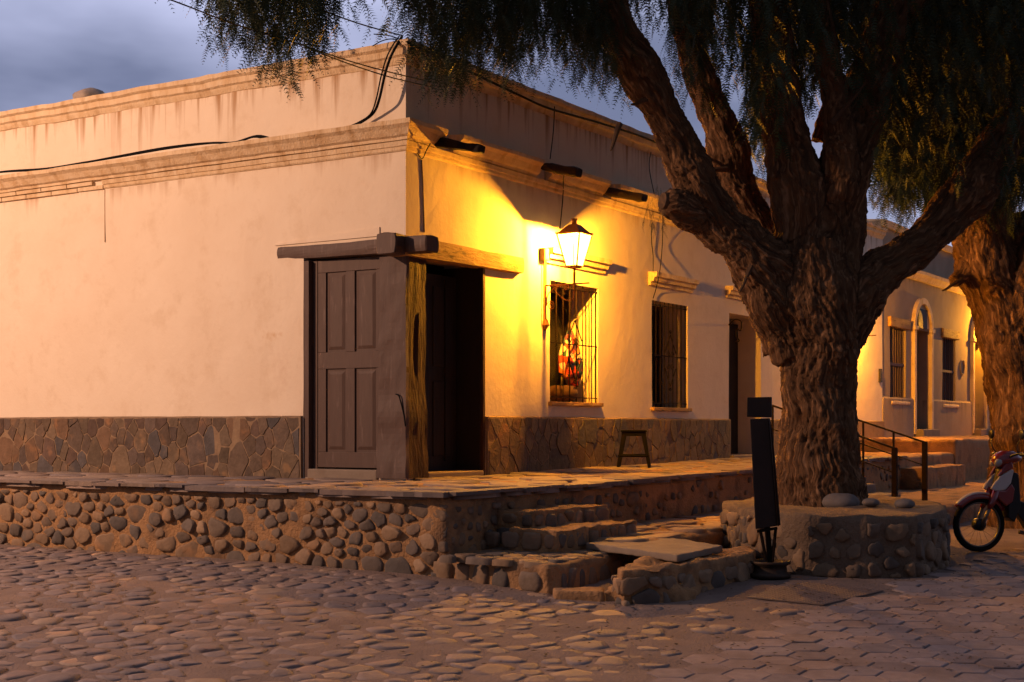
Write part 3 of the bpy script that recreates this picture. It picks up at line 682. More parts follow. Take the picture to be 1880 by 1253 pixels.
# plaster joint line on the left wall
MB().box((-.011, -tl-.003, 2.5), (.01, -tl+.002, 3.07)).build('plaster_joint', mat('joint_line', (.62,.45,.28), (.68,.53,.38), scale=9, bump=.1), house)
# dado of irregular flat stones
for (a, b) in ((-9.95, -1.245), (1.36, d3[0]-.01), (d3[1]+.01, UEND)):
    zt0 = .60
    dd = sweep('dado', a, b, [(-.02, -.2), (.035, -.2), (.037, .595), (-.02, .612)], DMORT, house, wob=.008, seed=21)
    if a < -2: flags_face(dd, 'stone', (-.037, 6.6, -.03), (0,-1,0), (0,0,1), (-1,0,0), 6.6-1.26, .62, .05, .13, .75, .0045, .007, PAL_DADO, DADO)
    elif a < 3: flags_face(dd, 'stone', (a+.01, -.037, -.01), (1,0,0), (0,0,1), (0,-1,0), b-a-.03, .60, .055, .14, .75, .0045, .007, PAL_DADO, DADO)
# corner doorway -------------------------------------------------
def timber(name, p0, p1, hw, hh, material, parent, n=14, wob=.012, seed=0, up=(0,0,1), taper=(1., 1.), sub=5):
    """squared log: uneven faces"""
    p0, p1, up = map(lambda t: np.array(t, float), (p0, p1, up)); d = (p1-p0); Ln = np.linalg.norm(d); d /= Ln
    s = np.cross(d, up); s /= np.linalg.norm(s); t_ = np.cross(s, d)
    loop = []
    for (a, b, c, e) in ((-1,-1,1,-1),(1,-1,1,1),(1,1,-1,1),(-1,1,-1,-1)):
        for k in range(sub): f = k/sub; x, y = a+(c-a)*f, b+(e-b)*f; q_ = 1-.09*max(0, abs(x*y)-.35)/.65; loop.append((x*q_, y*q_))
    m = len(loop); V = []
    fr = [0, .012/Ln] + [k/n for k in range(1, n)] + [1-.012/Ln, 1]
    for f in fr:
        e_ = .92 if f in (0, 1) else 1; kk = (taper[0]*(1-f)+taper[1]*f)*e_
        for (x, y) in loop: V.append(p0+d*Ln*f+s*x*hw*kk+t_*y*hh*kk)
    V = np.array(V); c = np.repeat(np.array([p0+d*Ln*f for f in fr]), m, 0); dr = V-c; dr /= np.linalg.norm(dr, axis=1)[:, None]
    V += dr*(wob*fbm(V*3.1+seed*7, 3, seed)+wob*.5*fbm(V*13+seed, 2, seed+3))[:, None]
    F = [(i*m+k, i*m+(k+1) % m, (i+1)*m+(k+1) % m, (i+1)*m+k) for i in range(len(fr)-1) for k in range(m)]
    F += [tuple(range(m))[::-1], tuple((len(fr)-1)*m+k for k in range(m))]
    me = bpy.data.meshes.new(name); me.from_pydata([tuple(v) for v in V], [], F); me.update(); return finish(me, name, material, parent)
# post: painted on the street-left side, bare on the lantern side
def post_mesh():
    us = [(-.31, 0), (0, 1)]; V = []; n = 40; ring = []
    for k in range(9): ring.append((-.004, .31-.31*k/8))
    for k in range(1, 9): ring.append((.32*k/8, -.004))
    ring += [(.32, .30), (.02, .31)]
    m = len(ring)
    for i in range(n+1):
        z = .012+(2.1-.012)*i/n; fl = .045*math.exp(-((z)/.28)**2)+.02*math.exp(-((z-.62)/.16)**2)
        for (x, y) in ring: V.append((x-(fl if x < .05 else 0), y-(fl*.8 if y < .05 else 0), z))
    V = np.array(V); V[:, 0] += .012*fbm(V*4, 3, 3)+.005*fbm(V*17*np.array([1,1,.3]), 2, 5); V[:, 1] += .012*fbm(V*4+9, 3, 3)+.008*fbm(V*np.array([17,17,4]), 2, 8)
    # long split and knot in the bare face
    dz = np.abs(V[:, 2]-1.25)/.33; V[:, 1] += np.where((V[:, 1] < .06) & (dz < 1), .05*np.exp(-((V[:, 0]-.15-.03*(V[:, 2]-1.25))/.018)**2)*(1-dz**2), 0)
    F = [(i*m+k, i*m+(k+1) % m, (i+1)*m+(k+1) % m, (i+1)*m+k) for i in range(n) for k in range(m)]+[tuple(range(m))[::-1], tuple(n*m+k for k in range(m))]
    me = bpy.data.meshes.new('corner_post'); me.from_pydata([tuple(v) for v in V], [], F); me.update()
    o = finish(me, 'corner_post', WOODP, house); me.materials.append(WOODR)
    for p in me.polygons: 
        c_ = p.center
        if p.normal[1] < -.5 and c_[0] > .02: p.material_index = 1
    return o
po = post_mesh(); po['label'] = 'massive corner post, brown painted on one side and bare weathered on the other'
lt = timber('lintel', (.085, 1.575, 2.215), (-.005, -.31, 2.185), .10, .078, WOODP, house, seed=1, taper=(.86, 1.02))
lt2 = timber('lintel', (-.24, .055, 2.185), (2.02, .025, 2.195), .115, .10, WOODH, house, seed=2, taper=(1.02, .84))
mb = MB(); mb.add([(-.014,1.6,2.296),(-.014,.3,2.30),(-.014,.3,2.385),(-.014,1.6,2.312),(.02,1.6,2.296),(.02,.3,2.30),(.02,.3,2.385),(.02,1.6,2.312)],[(0,1,2,3),(7,6,5,4),(0,4,5,1),(1,5,6,2),(2,6,7,3),(3,7,4,0)]); mb.build('plaster_band', PLASTER, house)
lt2.data.materials.append(WOODP)
for p_ in lt2.data.polygons:
    if p_.center[0] < -.02 and p_.normal[1] > -.5 or p_.normal[0] < -.6: p_.material_index = 1
# frames and leaf of the left door
fr = MB(); fr.box((.0, 1.175, .0), (.14, 1.232, 2.12)); fr.box((.06, 1.115, .03), (.16, 1.165, 2.12)).build('door_frame', WOODP, house)
door = root('tmpdoor', 'x', 'x'); bpy.data.objects.remove(door)
dl = MB(); x0 = .075; ya, yb = .305, 1.105
def leaf_rects(y0, y1, z0, z1): return y0, y1, z0, z1
stile = .10; midy = (ya+yb)/2+.0
zc = [.10, .22, 1.05, 1.18, 2.0, 2.12]
dl.box((x0, ya, .10), (x0+.05, yb, 2.12))
leaf = dl.build('door', WOODP, house)
rails = MB()
for (a, b, c, d_) in ((ya, yb, .10, .25), (ya, yb, 1.06, 1.22), (ya, yb, 2.0, 2.12)): rails.box((x0-.018, a, c), (x0+.002, b, d_))
for (a, b) in ((ya, ya+.085), (midy-.055, midy+.055), (yb-.10, yb)):
    rails.box((x0-.0175, a+.0005, .251), (x0+.002, b-.0005, 1.059)); rails.box((x0-.0175, a+.0005, 1.221), (x0+.002, b-.0005, 1.999))
rails.build('door_rail', WOODP, leaf, bevel=.003)
for (a, b) in ((ya+.105, midy-.075), (midy+.075, yb-.12)):
    for (c, d_) in ((.275, 1.035), (1.245, 1.975)):
        mbp = MB(); m_ = .03
        mbp.add([(x0-.001,a,c),(x0-.001,b,c),(x0-.001,b,d_),(x0-.001,a,d_),(x0-.012,a+m_,c+m_),(x0-.012,b-m_,c+m_),(x0-.012,b-m_,d_-m_),(x0-.012,a+m_,d_-m_)], [(4,7,6,5),(0,4,5,1),(1,5,6,2),(2,6,7,3),(3,7,4,0)])
        mbp.build('panel', WOODP, leaf)
MB().box((-.03, .32, -.05), (.3, 1.17, .085)).build('threshold', CONC, house, bevel=.012)
MB().box((.33, -.03, -.05), (1.30, .3, .055)).build('threshold', CONC, house, bevel=.012)
# right hand door, standing ajar in a deep opening
MB().box((1.30, .025, .0), (1.347, .49, 2.12)).build('door_frame', DARKW, house); MB().box((1.315, -.008, .0), (1.352, .024, 2.12)).build('door_frame', WOODR, house)
rd = MB().box((.34, .30, .06), (1.28, .345, 2.02)).build('door', DARKW, house); rd['label'] = 'dark door leaf deep in the lantern side opening'
for (a, b) in ((.42, .78), (.86, 1.2)):
    for (c, d_) in ((.2, .95), (1.1, 1.9)): MB().box((a, .285, c), (b, .301, d_)).build('panel', DARKW, rd, bevel=.006)
MB().box((.42, .32, 2.03), (.75, .34, 2.13)).build('transom_cloth', mat('red_cloth', (.35,.03,.02), rough=.9), house)
MB().tube([(1.05, .28, .15), (1.05, .28, 1.98)], .008).build('door_bolt', IRON, rd)
# bent cable out of the post and painted recess
cb = MB().tube(smooth_path([(-.02, .10, .80), (-.032, .06, .79), (-.034, .03, .72), (-.028, .0, .6), (-.022, -.012, .5)]), .007, 6).build('loose_cable', BLACK, house)

# hood mouldings ------------------------------------------------
def hood(u0, u1, zb_, h=.17, corner=False, yoff=0., parent=house, material=TRIM, proj=.12):
    k = h/.17
    return sweep('hood_moulding', u0, u1, [(-.02, zb_), (.03, zb_+.005), (.035, zb_+.05*k), (.07*proj/.12, zb_+.055*k), (.08*proj/.12, zb_+.10*k), (.115*proj/.12, zb_+.11*k), (proj, zb_+.165*k), (-.02, zb_+.17*k)], material, parent, corner=corner, yoff=yoff, wob=.004)
hood(w1[0]-.12, w1[1]+.13, float(WR(1108, 505)[2])); hood(w2[0]-.10, w2[1]+.12, float(WR(1190, 524)[2])); hood(d3[0]-.12, d3[1]+.16, float(WR(1335, 548)[2]))

# windows --------------------------------------------------------
GLASS = bpy.data.materials.new('window_glass'); GLASS.use_nodes = True
_b = GLASS.node_tree.nodes['Principled BSDF']; _b.inputs['Base Color'].default_value = (.02, .02, .02, 1); _b.inputs['Roughness'].default_value = .08; _b.inputs['Alpha'].default_value = .35
def window(wd, nbars, ornament, parent, shutter=True, lab=None):
    u0, u1, z0, z1 = wd
    wn = MB(); y0 = .36
    wn.box((u0+.002, y0, z0), (u0+.06, y0+.08, z1)); wn.box((u1-.06, y0, z0), (u1-.002, y0+.08, z1)); wn.box((u0+.061, y0, z0), (u1-.061, y0+.08, z0+.06)); wn.box((u0+.061, y0, z1-.06), (u1-.061, y0+.08, z1-.001))
    wn.box(((u0+u1)/2-.03, y0+.01, z0+.061), ((u0+u1)/2+.03, y0+.07, z1-.061))
    f = wn.build('window', WOODP, parent, bevel=.004)
    if lab: f['label'] = lab
    MB().box((u0+.06, y0+.05, z0+.06), (u1-.06, y0+.054, z1-.06)).build('pane', GLASS, f)
    if shutter: MB().box((u0+.07, y0-.03, z0+.07), (u0+.11+.18, y0-.005, z1-.07)).build('shutter', WOODP, f, bevel=.004)
    MB().box((u0-.035, -.05, z0-.045), (u1+.05, .36, z0+.001)).build('sill', WOODH, f, bevel=.008)
    for k in range(nbars):
        x = u0+.03+(u1-u0-.06)*k/(nbars-1); MB().tube([(x, .02, z0+.0), (x, .02, z1-.0)], .0075, 6).build('bar', IRON, f)
    for fz in (.04, .49, .965): 
        z = z0+(z1-z0)*fz; MB().box((u0+.005, .006, z-.006), (u1-.005, .013, z+.006)).build('cross_bar', IRON, f)
    if ornament:
        cx = u0+(u1-u0)*.5; cz = z0+(z1-z0)*.45; hh = .33; ww = .16; g = MB()
        pts = [(cx, cz+hh), (cx+ww, cz+.12), (cx, cz-hh*.3), (cx+ww*.0, cz-hh), (cx-ww, cz-.02), (cx, cz+hh)]
        g.tube([(cx, -.004, cz+hh), (cx+ww, -.004, cz+.10)], .007, 5); g.tube([(cx, -.004, cz+hh), (cx-ww, -.004, cz+.10)], .007, 5)
        g.tube([(cx, -.004, cz-hh), (cx+ww, -.004, cz-.10)], .007, 5); g.tube([(cx, -.004, cz-hh), (cx-ww, -.004, cz-.10)], .007, 5)
        for (sx, sz) in ((1, 1), (-1, 1), (1, -1), (-1, -1)):
            for (ox, oz, rr) in ((0, hh+.03, .03), (.05, .07, .05)):
                sp = [(cx+sx*(ox+rr*(1-t/9)*math.cos(t)), -.004, cz+sz*(oz+rr*(1-t/9)*math.sin(t))) for t in np.linspace(0, 7, 16)]; g.tube(sp, .005, 4)
        g.build('scroll_ornament', IRON, f)
    return f
window(w1, 8, True, house, lab='barred window with colourful cloth in its recess beside the lantern')
window(w2, 9, True, house, lab='barred window with dark panes between the first window and the side door')
# side doorway
MB().box((d3[0]+.002, .30, .09), (d3[0]+.08, .42, d3[3]-.001)).build('door_frame', WOODP, house)
MB().box((d3[0]+.09, .36, .10), (d3[1]-.002, .40, d3[3]-.08)).build('door', DARKW, house)
MB().box((d3[0]-.05, -.10, -.02), (d3[1]+.05, .3, .10)).build('threshold', CONC, house, bevel=.01)

# rain spouts through the cornice: half logs
for (px, py, L_) in ((790, 259, .56), (975, 303, .56), (1101, 350, .56)):
    p = WR(px, py, .0); s_ = timber('rain_spout', (p[0]+.06, .1, p[2]+.03), (p[0]+.05, -L_, p[2]-.13), .062, .042, SPOUT, house, n=8, wob=.035, seed=px)
# iron hook beside the side door (a sign bracket)
hk = MB(); c = WR(1334, 608, .10)
sp = [(d3[0]-.03, -.01, c[2]+.10), (d3[0]-.03, -.10, c[2]+.17), (d3[0]-.03, -.2, c[2]+.14), (d3[0]-.03, -.19, c[2]+.02), (d3[0]-.03, -.13, c[2]+.04), (d3[0]-.03, -.12, c[2]-.06), (d3[0]-.03, -.17, c[2]-.12), (d3[0]-.03, -.11, c[2]-.14)]
hk.tube(smooth_path(sp, 5), .009, 6); tag(hk.build('iron_hook', IRON), 'curled black iron hook on the wall beside the side doorway', 'hook')
# boulder on the roof parapet
p = WL(170, 180, -.25); t = np.linspace(0, PI, 12); mb = MB().lathe([(max(1e-3, .19*math.sin(a)), -.12*math.cos(a)) for a in t], (.22, p[1], 4.16), 22)
o = mb.build('boulder', STONE, None, True); V = np.array([v.co for v in o.data.vertices]); V += (.16*fbm(V*5, 3, 4))[:, None]*np.array([.6, 1, .5]); o.data.vertices.foreach_set('co', V.ravel()); tint(o.data, (.36, .29, .23)); tag(o, 'brown boulder resting on top of the left parapet', 'boulder')

# ================================================================ PALE HOUSE DOWN THE STREET
Y2 = .04
def U2(px, py): p = WR(px, py, -Y2); return float(p[0]), float(p[2])
b1_ = (U2(1634, 670)[0], U2(1663, 670)[0], U2(1648, 737)[1], U2(1648, 603)[1])
bd = (U2(1677, 700)[0], U2(1704, 700)[0], .44, U2(1688, 606)[1])
b2_ = (U2(1730, 680)[0], U2(1754, 680)[0], U2(1741, 743)[1], U2(1741, 622)[1])
bd2 = (U2(1784, 700)[0], U2(1806, 700)[0], .44, U2(1794, 628)[1])
print('far', b1_, bd, b2_, bd2)
ph = root('pale_house', 'pale flaking house with arched doorway and barred windows behind the tree', 'house', (UEND, 0, 0))
wall_mesh('wall', UEND+.004, 34., -.3, 4.25, [b1_, bd, b2_, bd2], WHITE2, ph, corner=False, yoff=Y2, amp=.015, step=.3)
MB().box((UEND, Y2+.3, 3.5), (34, 9, 3.6)).build('roof', CONC, ph)
MB().box((UEND, 8.5, -.3), (34, 9, 3.9)).build('rear_wall', WHITE2, ph)
sweep('cornice', UEND+.01, 34, [(-.02, 3.35), (.05, 3.36), (.09, 3.42), (.14, 3.47), (.15, 3.53), (-.02, 3.55)], TRIM, ph, corner=False, yoff=Y2)
sweep('coping', UEND+.01, 34, [(-.3, 4.18), (.05, 4.15), (.09, 4.27), (-.3, 4.30)], TRIM, ph, corner=False, yoff=Y2)
zw = U2(1640, 730)[1]
for (a, b) in ((UEND+.01, bd[0]-.12), (bd[1]+.2, bd2[0]-.1), (bd2[1]+.1, 33.9)):
    sweep('wainscot', a, b, [(-.02, .1), (.05, .1), (.05, zw-.03), (.03, zw), (-.02, zw)], WHITE2, ph, corner=False, yoff=Y2, wob=.006, step=.3)
for k_, (wd) in enumerate((b1_, b2_)):
    f = MB(); y0 = Y2+.14; f.box((wd[0]+.002, y0, wd[2]), (wd[1]-.002, y0+.04, wd[3]-.001)); fo = f.build('window', DARKW, ph)
    for k in range(7):
        x = wd[0]+.06+(wd[1]-wd[0]-.12)*k/6; MB().tube([(x, Y2+.05, wd[2]), (x, Y2+.05, wd[3])], .014, 5).build('bar', WOODP, fo)
    MB().box((wd[0]+.01, Y2+.03, (wd[2]+wd[3])/2-.02), (wd[1]-.01, Y2+.06, (wd[2]+wd[3])/2+.03)).build('cross_bar', WOODP, fo)
    MB().box((wd[0]-.12, Y2-.06, wd[3]+.0), (wd[1]+.14, Y2+.02, wd[3]+.19)).build('lintel', WOODH, fo, bevel=.02)
    MB().box((wd[0]-.08, Y2-.07, wd[2]-.07), (wd[1]+.08, Y2+.1, wd[2]-.002)).build('sill', TRIM, fo, bevel=.02)
for (dd_, top, lab) in ((bd, U2(1688, 549)[1], True), (bd2, U2(1790, 578)[1], False)):
    a, b = dd_[0]-.02, dd_[1]+.02; cx = (a+b)/2; hw = (b-a)/2; zs_ = dd_[3]+.05; hh = top-zs_-.1
    arch = [(a-.0, .36)]+[(cx-hw*math.cos(t), zs_+hh*math.sin(t)) for t in np.linspace(0, PI, 17)]+[(b+.0, .36)]
    m_ = MB(); n = len(arch); V = []
    for (x, z) in arch:
        s_ = .12; dx, dz = (x-cx), max(0, z-zs_); ln = math.hypot(dx/hw, dz/hh) if z > zs_ else 1
        ox, oz = x+(dx/hw)*s_, z+(dz/hh)*s_ if z > zs_ else z
        V += [(x, Y2-.075, z), (ox, Y2-.075, oz), (ox, Y2+.03, oz), (x, Y2+.12, z)]
    F = [(4*i+k, 4*i+(k+1) % 4, 4*(i+1)+(k+1) % 4, 4*(i+1)+k) for i in range(n-1) for k in range(4)]
    m_.add(V, F); ar = m_.build('arch_moulding', TRIM, ph)
    m_ = MB(); pa = arch[1:-1]; m_.add([(x, Y2-.012, z) for x, z in pa], [tuple(range(len(pa)))]); m_.build('tympanum', WHITE2 if not lab else TRIM, ph)
    if lab: MB().box((cx-.30, Y2-.04, zs_-.02), (cx+.30, Y2-.014, zs_+.36)).build('transom_grille', DARKW, ph)
    MB().box((a+.03, Y2+.2, .44), (b-.03, Y2+.25, dd_[3]-.001)).build('door', DARKW, ph)
    MB().box((a-.05, Y2-.22, .28), (b+.05, Y2+.15, .455)).build('threshold', CONC, ph, bevel=.02)
    for s_ in (-1, 1): MB().box((cx+s_*(hw+.06)-.10, Y2-.10, zs_-.08), (cx+s_*(hw+.06)+.10, Y2-.002, zs_-.0)).build('capital', TRIM, ph, bevel=.01)
u_, z_ = U2(1611, 690); MB().box((u_-.06, -.03, z_-.12), (u_+.06, .02, z_+.12)).build('meter_box', DARKW, house)
u_, z_ = U2(1765, 675); MB().tube([(u_+.16*math.cos(t), Y2-.02, z_+.16*math.sin(t)) for t in np.linspace(0, 2*PI, 17)], .02, 5).build('wall_ring', WHITE2, ph)
# ================================================================ TREES
def segdist(V, segs):
    """position in each limb's own frame: across the limb as it is, along the limb compressed"""
    best = np.full(len(V), 1e9); out = np.zeros((len(V), 3)); rad = np.zeros(len(V))
    for (a, b, ra, rb, off, ta, tb) in segs:
        ab = b-a; L_ = np.linalg.norm(ab); d = ab/L_; t = np.clip((V-a)@ab/(L_*L_), 0, 1); q_ = a+t[:, None]*ab
        r = ra+(rb-ra)*t; dist = np.linalg.norm(V-q_, axis=1)/r; m = dist < best
        best[m] = dist[m]; rad[m] = r[m]
        tt = ta[None, :]*(1-t[:, None])+tb[None, :]*t[:, None]; tt /= np.linalg.norm(tt, axis=1)[:, None]
        pv = V-q_; ax = (pv*tt).sum(1); perp = pv-tt*ax[:, None]; al = off+t*L_+ax
        out[m] = (perp + d[None, :]*0 + np.array([.3, .2, .93])*al[:, None]*.09)[m]
    return out, rad
def tree_body(name, chains, parent, voxel=.0135, amp=.024, seed=0):
    mb = MB(); segs = []
    for ch in chains:
        pts = [DP(px, py, Y) for px, py, Y, wd in ch]; rr = [max(.5*wd/FPX*Y-.01, .02) for px, py, Y, wd in ch]
        P_ = smooth_path([np.array([*p, r]) for p, r in zip(pts, rr)], 4)
        c3 = [p[:3] for p in P_]; r_ = [float(p[3]) for p in P_]
        mb.tube(c3, r_, 14); off = 0
        tg = [c3[min(i+1, len(c3)-1)]-c3[max(i-1, 0)] for i in range(len(c3))]; tg = [t/np.linalg.norm(t) for t in tg]
        for i in range(len(c3)-1): segs.append((c3[i], c3[i+1], r_[i], r_[i+1], off, tg[i], tg[i+1])); off += np.linalg.norm(c3[i+1]-c3[i])
    me = bpy.data.meshes.new('t'); me.from_pydata(mb.v, [], mb.f)
    tmp = bpy.data.objects.new('t', me); COL.objects.link(tmp); rm = tmp.modifiers.new('r', 'REMESH'); rm.mode = 'VOXEL'; rm.voxel_size = voxel
    sm = tmp.modifiers.new('s', 'SMOOTH'); sm.iterations = 5; sm.factor = .5
    ev = tmp.evaluated_get(bpy.context.evaluated_depsgraph_get()); m2 = bpy.data.meshes.new_from_object(ev); bpy.data.objects.remove(tmp)
    n = len(m2.vertices); V = np.empty(n*3, np.float32); m2.vertices.foreach_get('co', V); V = V.reshape(-1, 3).astype(float)
    Nn = np.empty(n*3, np.float32); m2.vertices.foreach_get('normal', Nn); Nn = Nn.reshape(-1, 3)
    bc, rad = segdist(V, segs)
    lump = fbm(V*2.3, 3, seed)*.075+.03*fbm(V*6, 2, seed+2)
    wv = (bc+.07*np.stack([fbm(V*3.3, 2, 11), fbm(V*3.3, 2, 12), fbm(V*3.3, 2, 13)], -1)+.02*np.stack([fbm(V*9, 2, 14), fbm(V*9, 2, 15), fbm(V*9, 2, 16)], -1)) @ np.array([[.74,.46,-.49],[-.13,.81,.57],[.66,-.36,.66]])
    r1 = 1-np.abs(fbm(wv*23, 3, 21))*3.; r2 = 1-np.abs(fbm(wv*34, 2, 31))*2.6; r1 = np.maximum(r1, -.6); r2 = np.maximum(r2, -.6)
    k = np.clip(rad/.22, .3, 1.)
    r1 = .6+(r1-.6)*(.65+.7*fbm(V*4.5, 2, 41)); r3 = fbm(V*28, 2, 51)
    V = V + Nn*((lump*k) + .010*r3 + amp*k*(r1-.6) + amp*.55*k*(r2-.5))[:, None]
    m2.vertices.foreach_set('co', V.astype(np.float32).ravel()); m2.update(); m2.materials.clear(); m2.name = name
    a = m2.attributes.new('barkco', 'FLOAT_VECTOR', 'POINT'); a.data.foreach_set('vector', (wv*3).astype(np.float32).ravel())
    print(name, n)
    return finish(m2, name, BARK, parent, True)
tp = ZP(1500, 930, -.15)
tree1 = root('pepper_tree', 'massive pepper tree with shaggy bark and many limbs growing from the round stone planter', 'tree', (1.16, -3.58, -.2), group=None)
T1 = [
 [(1505,985,12.25,205),(1505,930,12.25,178),(1502,860,12.25,162),(1500,780,12.25,150),(1503,700,12.25,140),(1500,620,12.2,160),(1490,560,12.2,190),(1485,500,12.2,175),(1492,440,12.2,150)],
 # left limb and its stub
 [(1465,640,12.2,110),(1425,560,12.1,110),(1375,455,12.,100),(1330,420,11.95,92),(1290,395,11.9,78),(1250,378,11.8,66),(1222,369,11.75,50)],
 [(1480,600,12.2,120),(1430,500,12.05,100),(1345,430,11.95,90),(1300,370,11.9,92),(1262,300,11.85,84),(1225,220,11.8,78),(1180,140,11.7,80),(1140,70,11.6,72),(1110,-10,11.5,62),(1070,-120,11.4,50)],
 [(1440,640,12.4,90),(1400,540,12.4,70),(1395,500,12.4,60)],
 # second limb
 [(1470,560,12.4,110),(1420,460,12.6,90),(1372,390,12.7,88),(1345,330,12.75,84),(1330,260,12.8,78),(1305,190,12.8,68),(1275,110,12.8,60),(1255,30,12.8,55),(1240,-100,12.8,45)],
 # centre limb
 [(1490,560,12.2,150),(1475,460,12.15,120),(1462,360,12.1,105),(1448,270,12.1,95),(1432,190,12.,85),(1420,100,12.,78),(1405,0,12.,70),(1390,-120,12.,55)],
 [(1505,540,12.2,150),(1530,430,12.2,115),(1545,340,12.2,108),(1565,250,12.2,100),(1590,160,12.2,92),(1625,60,12.2,84),(1665,-60,12.2,70)],
 [(1540,360,12.1,80),(1540,260,12.,62),(1532,170,12.,55),(1515,80,11.9,50),(1505,-40,11.9,40)],
 [(1500,260,12.25,30),(1520,190,12.3,26),(1545,140,12.4,24)],
 # right limb
 [(1520,640,12.2,110),(1560,560,12.2,120),(1610,505,12.25,88),(1670,465,12.3,82),(1730,410,12.4,84),(1780,345,12.5,90),(1825,280,12.6,84),(1870,215,12.7,78),(1930,140,12.9,70),(2010,40,13.,55)],
 [(1650,20,12.2,70),(1740,-60,12.1,50),(1860,-160,12.,40)],
 # limb that carries the hanging twigs on the left, above the picture
 [(1090,-60,11.5,48),(960,-150,11.1,40),(800,-190,10.7,32),(640,-200,10.3,24),(500,-190,10.,16),(380,-180,9.8,10)],
]
body = tree_body('trunk', T1, tree1)
for (px, py, Y, dx, dy, L_) in ((1178, 186, 11.6, -1, .35, .10), (1318, 300, 12.55, -.8, -.5, .12), (1312, 312, 12.5, -1, .1, .08), (1372, 505, 11.8, -.5, 1, .18), (1545, 205, 11.8, .9, -1.1, .3), (1130, 250, 11.4, -.3, .9, .14), (1750, 522, 15.1, -.9, .5, .16)):
    p = DP(px, py, Y); d = R3*dx-np.array([0, 0, 1.])*dy-F3*.3; d /= np.linalg.norm(d)
    MB().tube(smooth_path([p-d*.12, p, p+d*L_*.6+np.array([0, 0, -.01]), p+d*L_], 3), list(np.linspace(.028, .006, 10)), 6).build('broken_twig', TWIG, tree1)
# sawn stub end
se = DP(1217, 369, 11.72); sx = DP(1240, 374, 11.77)-se; sx /= np.linalg.norm(sx); a_ = np.cross(sx, [0,0,1]); a_ /= np.linalg.norm(a_); b_ = np.cross(sx, a_)
mb = MB(); mb.tube([se+sx*.10, se-sx*.008], [.085, .07], 14); mb.build('sawn_stub', mat('sawn_wood', (.13,.07,.035), (.08,.045,.02), scale=20, rough=.8, bump=.4), tree1)
tree2 = root('pepper_tree', 'second pepper tree leaning at the right edge behind the motorcycle', 'tree', (*cw(5.9, 16.), -.6))
T2 = [
 [(1905,1000,15.6,190),(1898,900,15.6,160),(1890,800,15.6,140),(1878,700,15.6,135),(1858,610,15.5,130),(1832,530,15.5,125),(1808,460,15.4,120),(1795,380,15.3,112),(1790,280,15.2,100),(1770,180,15.1,85),(1750,60,15.,70),(1740,-60,15.,50)],
 [(1960,1000,15.8,190),(1955,850,15.8,150),(1945,700,15.7,140),(1925,600,15.6,130),(1890,500,15.5,110),(1860,400,15.4,90)],
 [(1870,660,15.5,110),(1890,540,15.3,100),(1925,420,15.2,90),(1960,300,15.1,80),(2000,150,15.,65),(2030,0,15.,50)],
 [(1800,460,15.4,90),(1770,500,15.35,44),(1748,520,15.3,30)],
]
tree_body('trunk', T2, tree2, voxel=.02, seed=9)

# foliage --------------------------------------------------------
def strand_proto(L, leafL, pairs, ll, lw, step, R):
    V = []; bx, by = R.uniform(-.12, .12, 2)
    tri = []
    def add(a, b, c): tri.append((a, b, c))
    def pt(t): return np.array([bx*t*t*L*2, by*t*t*L*2, -L*t])
    nseg = 5
    for i in range(nseg):
        a, b = pt(i/nseg), pt((i+1)/nseg); add(a+[.003, 0, 0], a-[.003, 0, 0], b)
    n = int(L/step)
    for i in range(n):
        t = (i+.5)/n; p = pt(t); az = i*2.4+R.uniform(-.5, .5); el = R.uniform(-1.35, -.75)
        d = np.array([math.cos(az)*math.cos(el), math.sin(az)*math.cos(el), math.sin(el)]); le = leafL*R.uniform(.7, 1.15)*(1-.25*t)
        s = np.cross(d, [0, 0, 1.]); s /= np.linalg.norm(s); roll = R.uniform(-.9, .9); u = np.cross(s, d); s = s*math.cos(roll)+u*math.sin(roll)
        prev = p; 
        for j in range(pairs):
            f = (j+.6)/pairs; q_ = p+d*le*f+np.array([0, 0, -.35*le*f*f])
            if j == pairs-1: add(p+s*.0015, p-s*.0015, q_)
            w_ = math.sin(PI*min(1, .25+f*.7))
            for sg in (-1, 1):
                dd = s*sg*.95+d*.50+np.array([0, 0, -.12]); dd /= np.linalg.norm(dd)
                tip = q_+dd*ll*w_*R.uniform(.85, 1.1); nrm = np.cross(dd, d); nrm /= (np.linalg.norm(nrm)+1e-6); wv_ = np.cross(dd, nrm)
                add(q_-wv_*lw*.5, q_+wv_*lw*.5, tip)
    return np.array(tri).reshape(-1, 3, 3)
RP = np.random.RandomState(5)
FINE = [strand_proto(L, .19, 8, .040, .0072, .055, RP) for L in (.45, .6, .75, .9, .6, .5)]
MID = [strand_proto(L, .17, 7, .045, .014, .06, RP) for L in (.6, .8, 1., .7)]
print('strand tris', [len(p) for p in FINE], [len(p) for p in MID])
def place(protos, tips, R, sc=(.85, 1.2)):
    """tips: (n,3) lowest points of hanging twigs"""
    out = []
    for p in tips:
        k = R.randint(len(protos)); T = protos[k]; a = R.uniform(0, 2*PI); s = R.uniform(*sc); c, d = math.cos(a), math.sin(a)
        M = np.array([[c, -d, 0], [d, c, 0], [0, 0, 1]])*s
        tx, ty = R.normal(0, .09, 2); M = np.array([[1, 0, tx], [0, 1, ty], [0, 0, 1]])@M
        Q = T@M.T; zmin = Q[..., 2].min(); Q = Q + np.array([p[0], p[1], p[2]-zmin]); out.append(Q.reshape(-1, 3))
    return np.concatenate(out) if out else np.zeros((0, 3))
def leafmesh(name, parts, parent, material=LEAF):
    V = np.concatenate(parts); F = np.arange(len(V)).reshape(-1, 3); print(name, 'tris', len(F))
    return finish(npmesh(name, V, F), name, material, parent)
BX = [280,310,380,410,460,510,550,580,620,640,648,712,725,760,800,850,900,950,1000,1050,1100,1135,1150,1200,1250,1285,1300,1330,1380,1440,1470,1590,1620,1650,1700,1760,1830,1900]
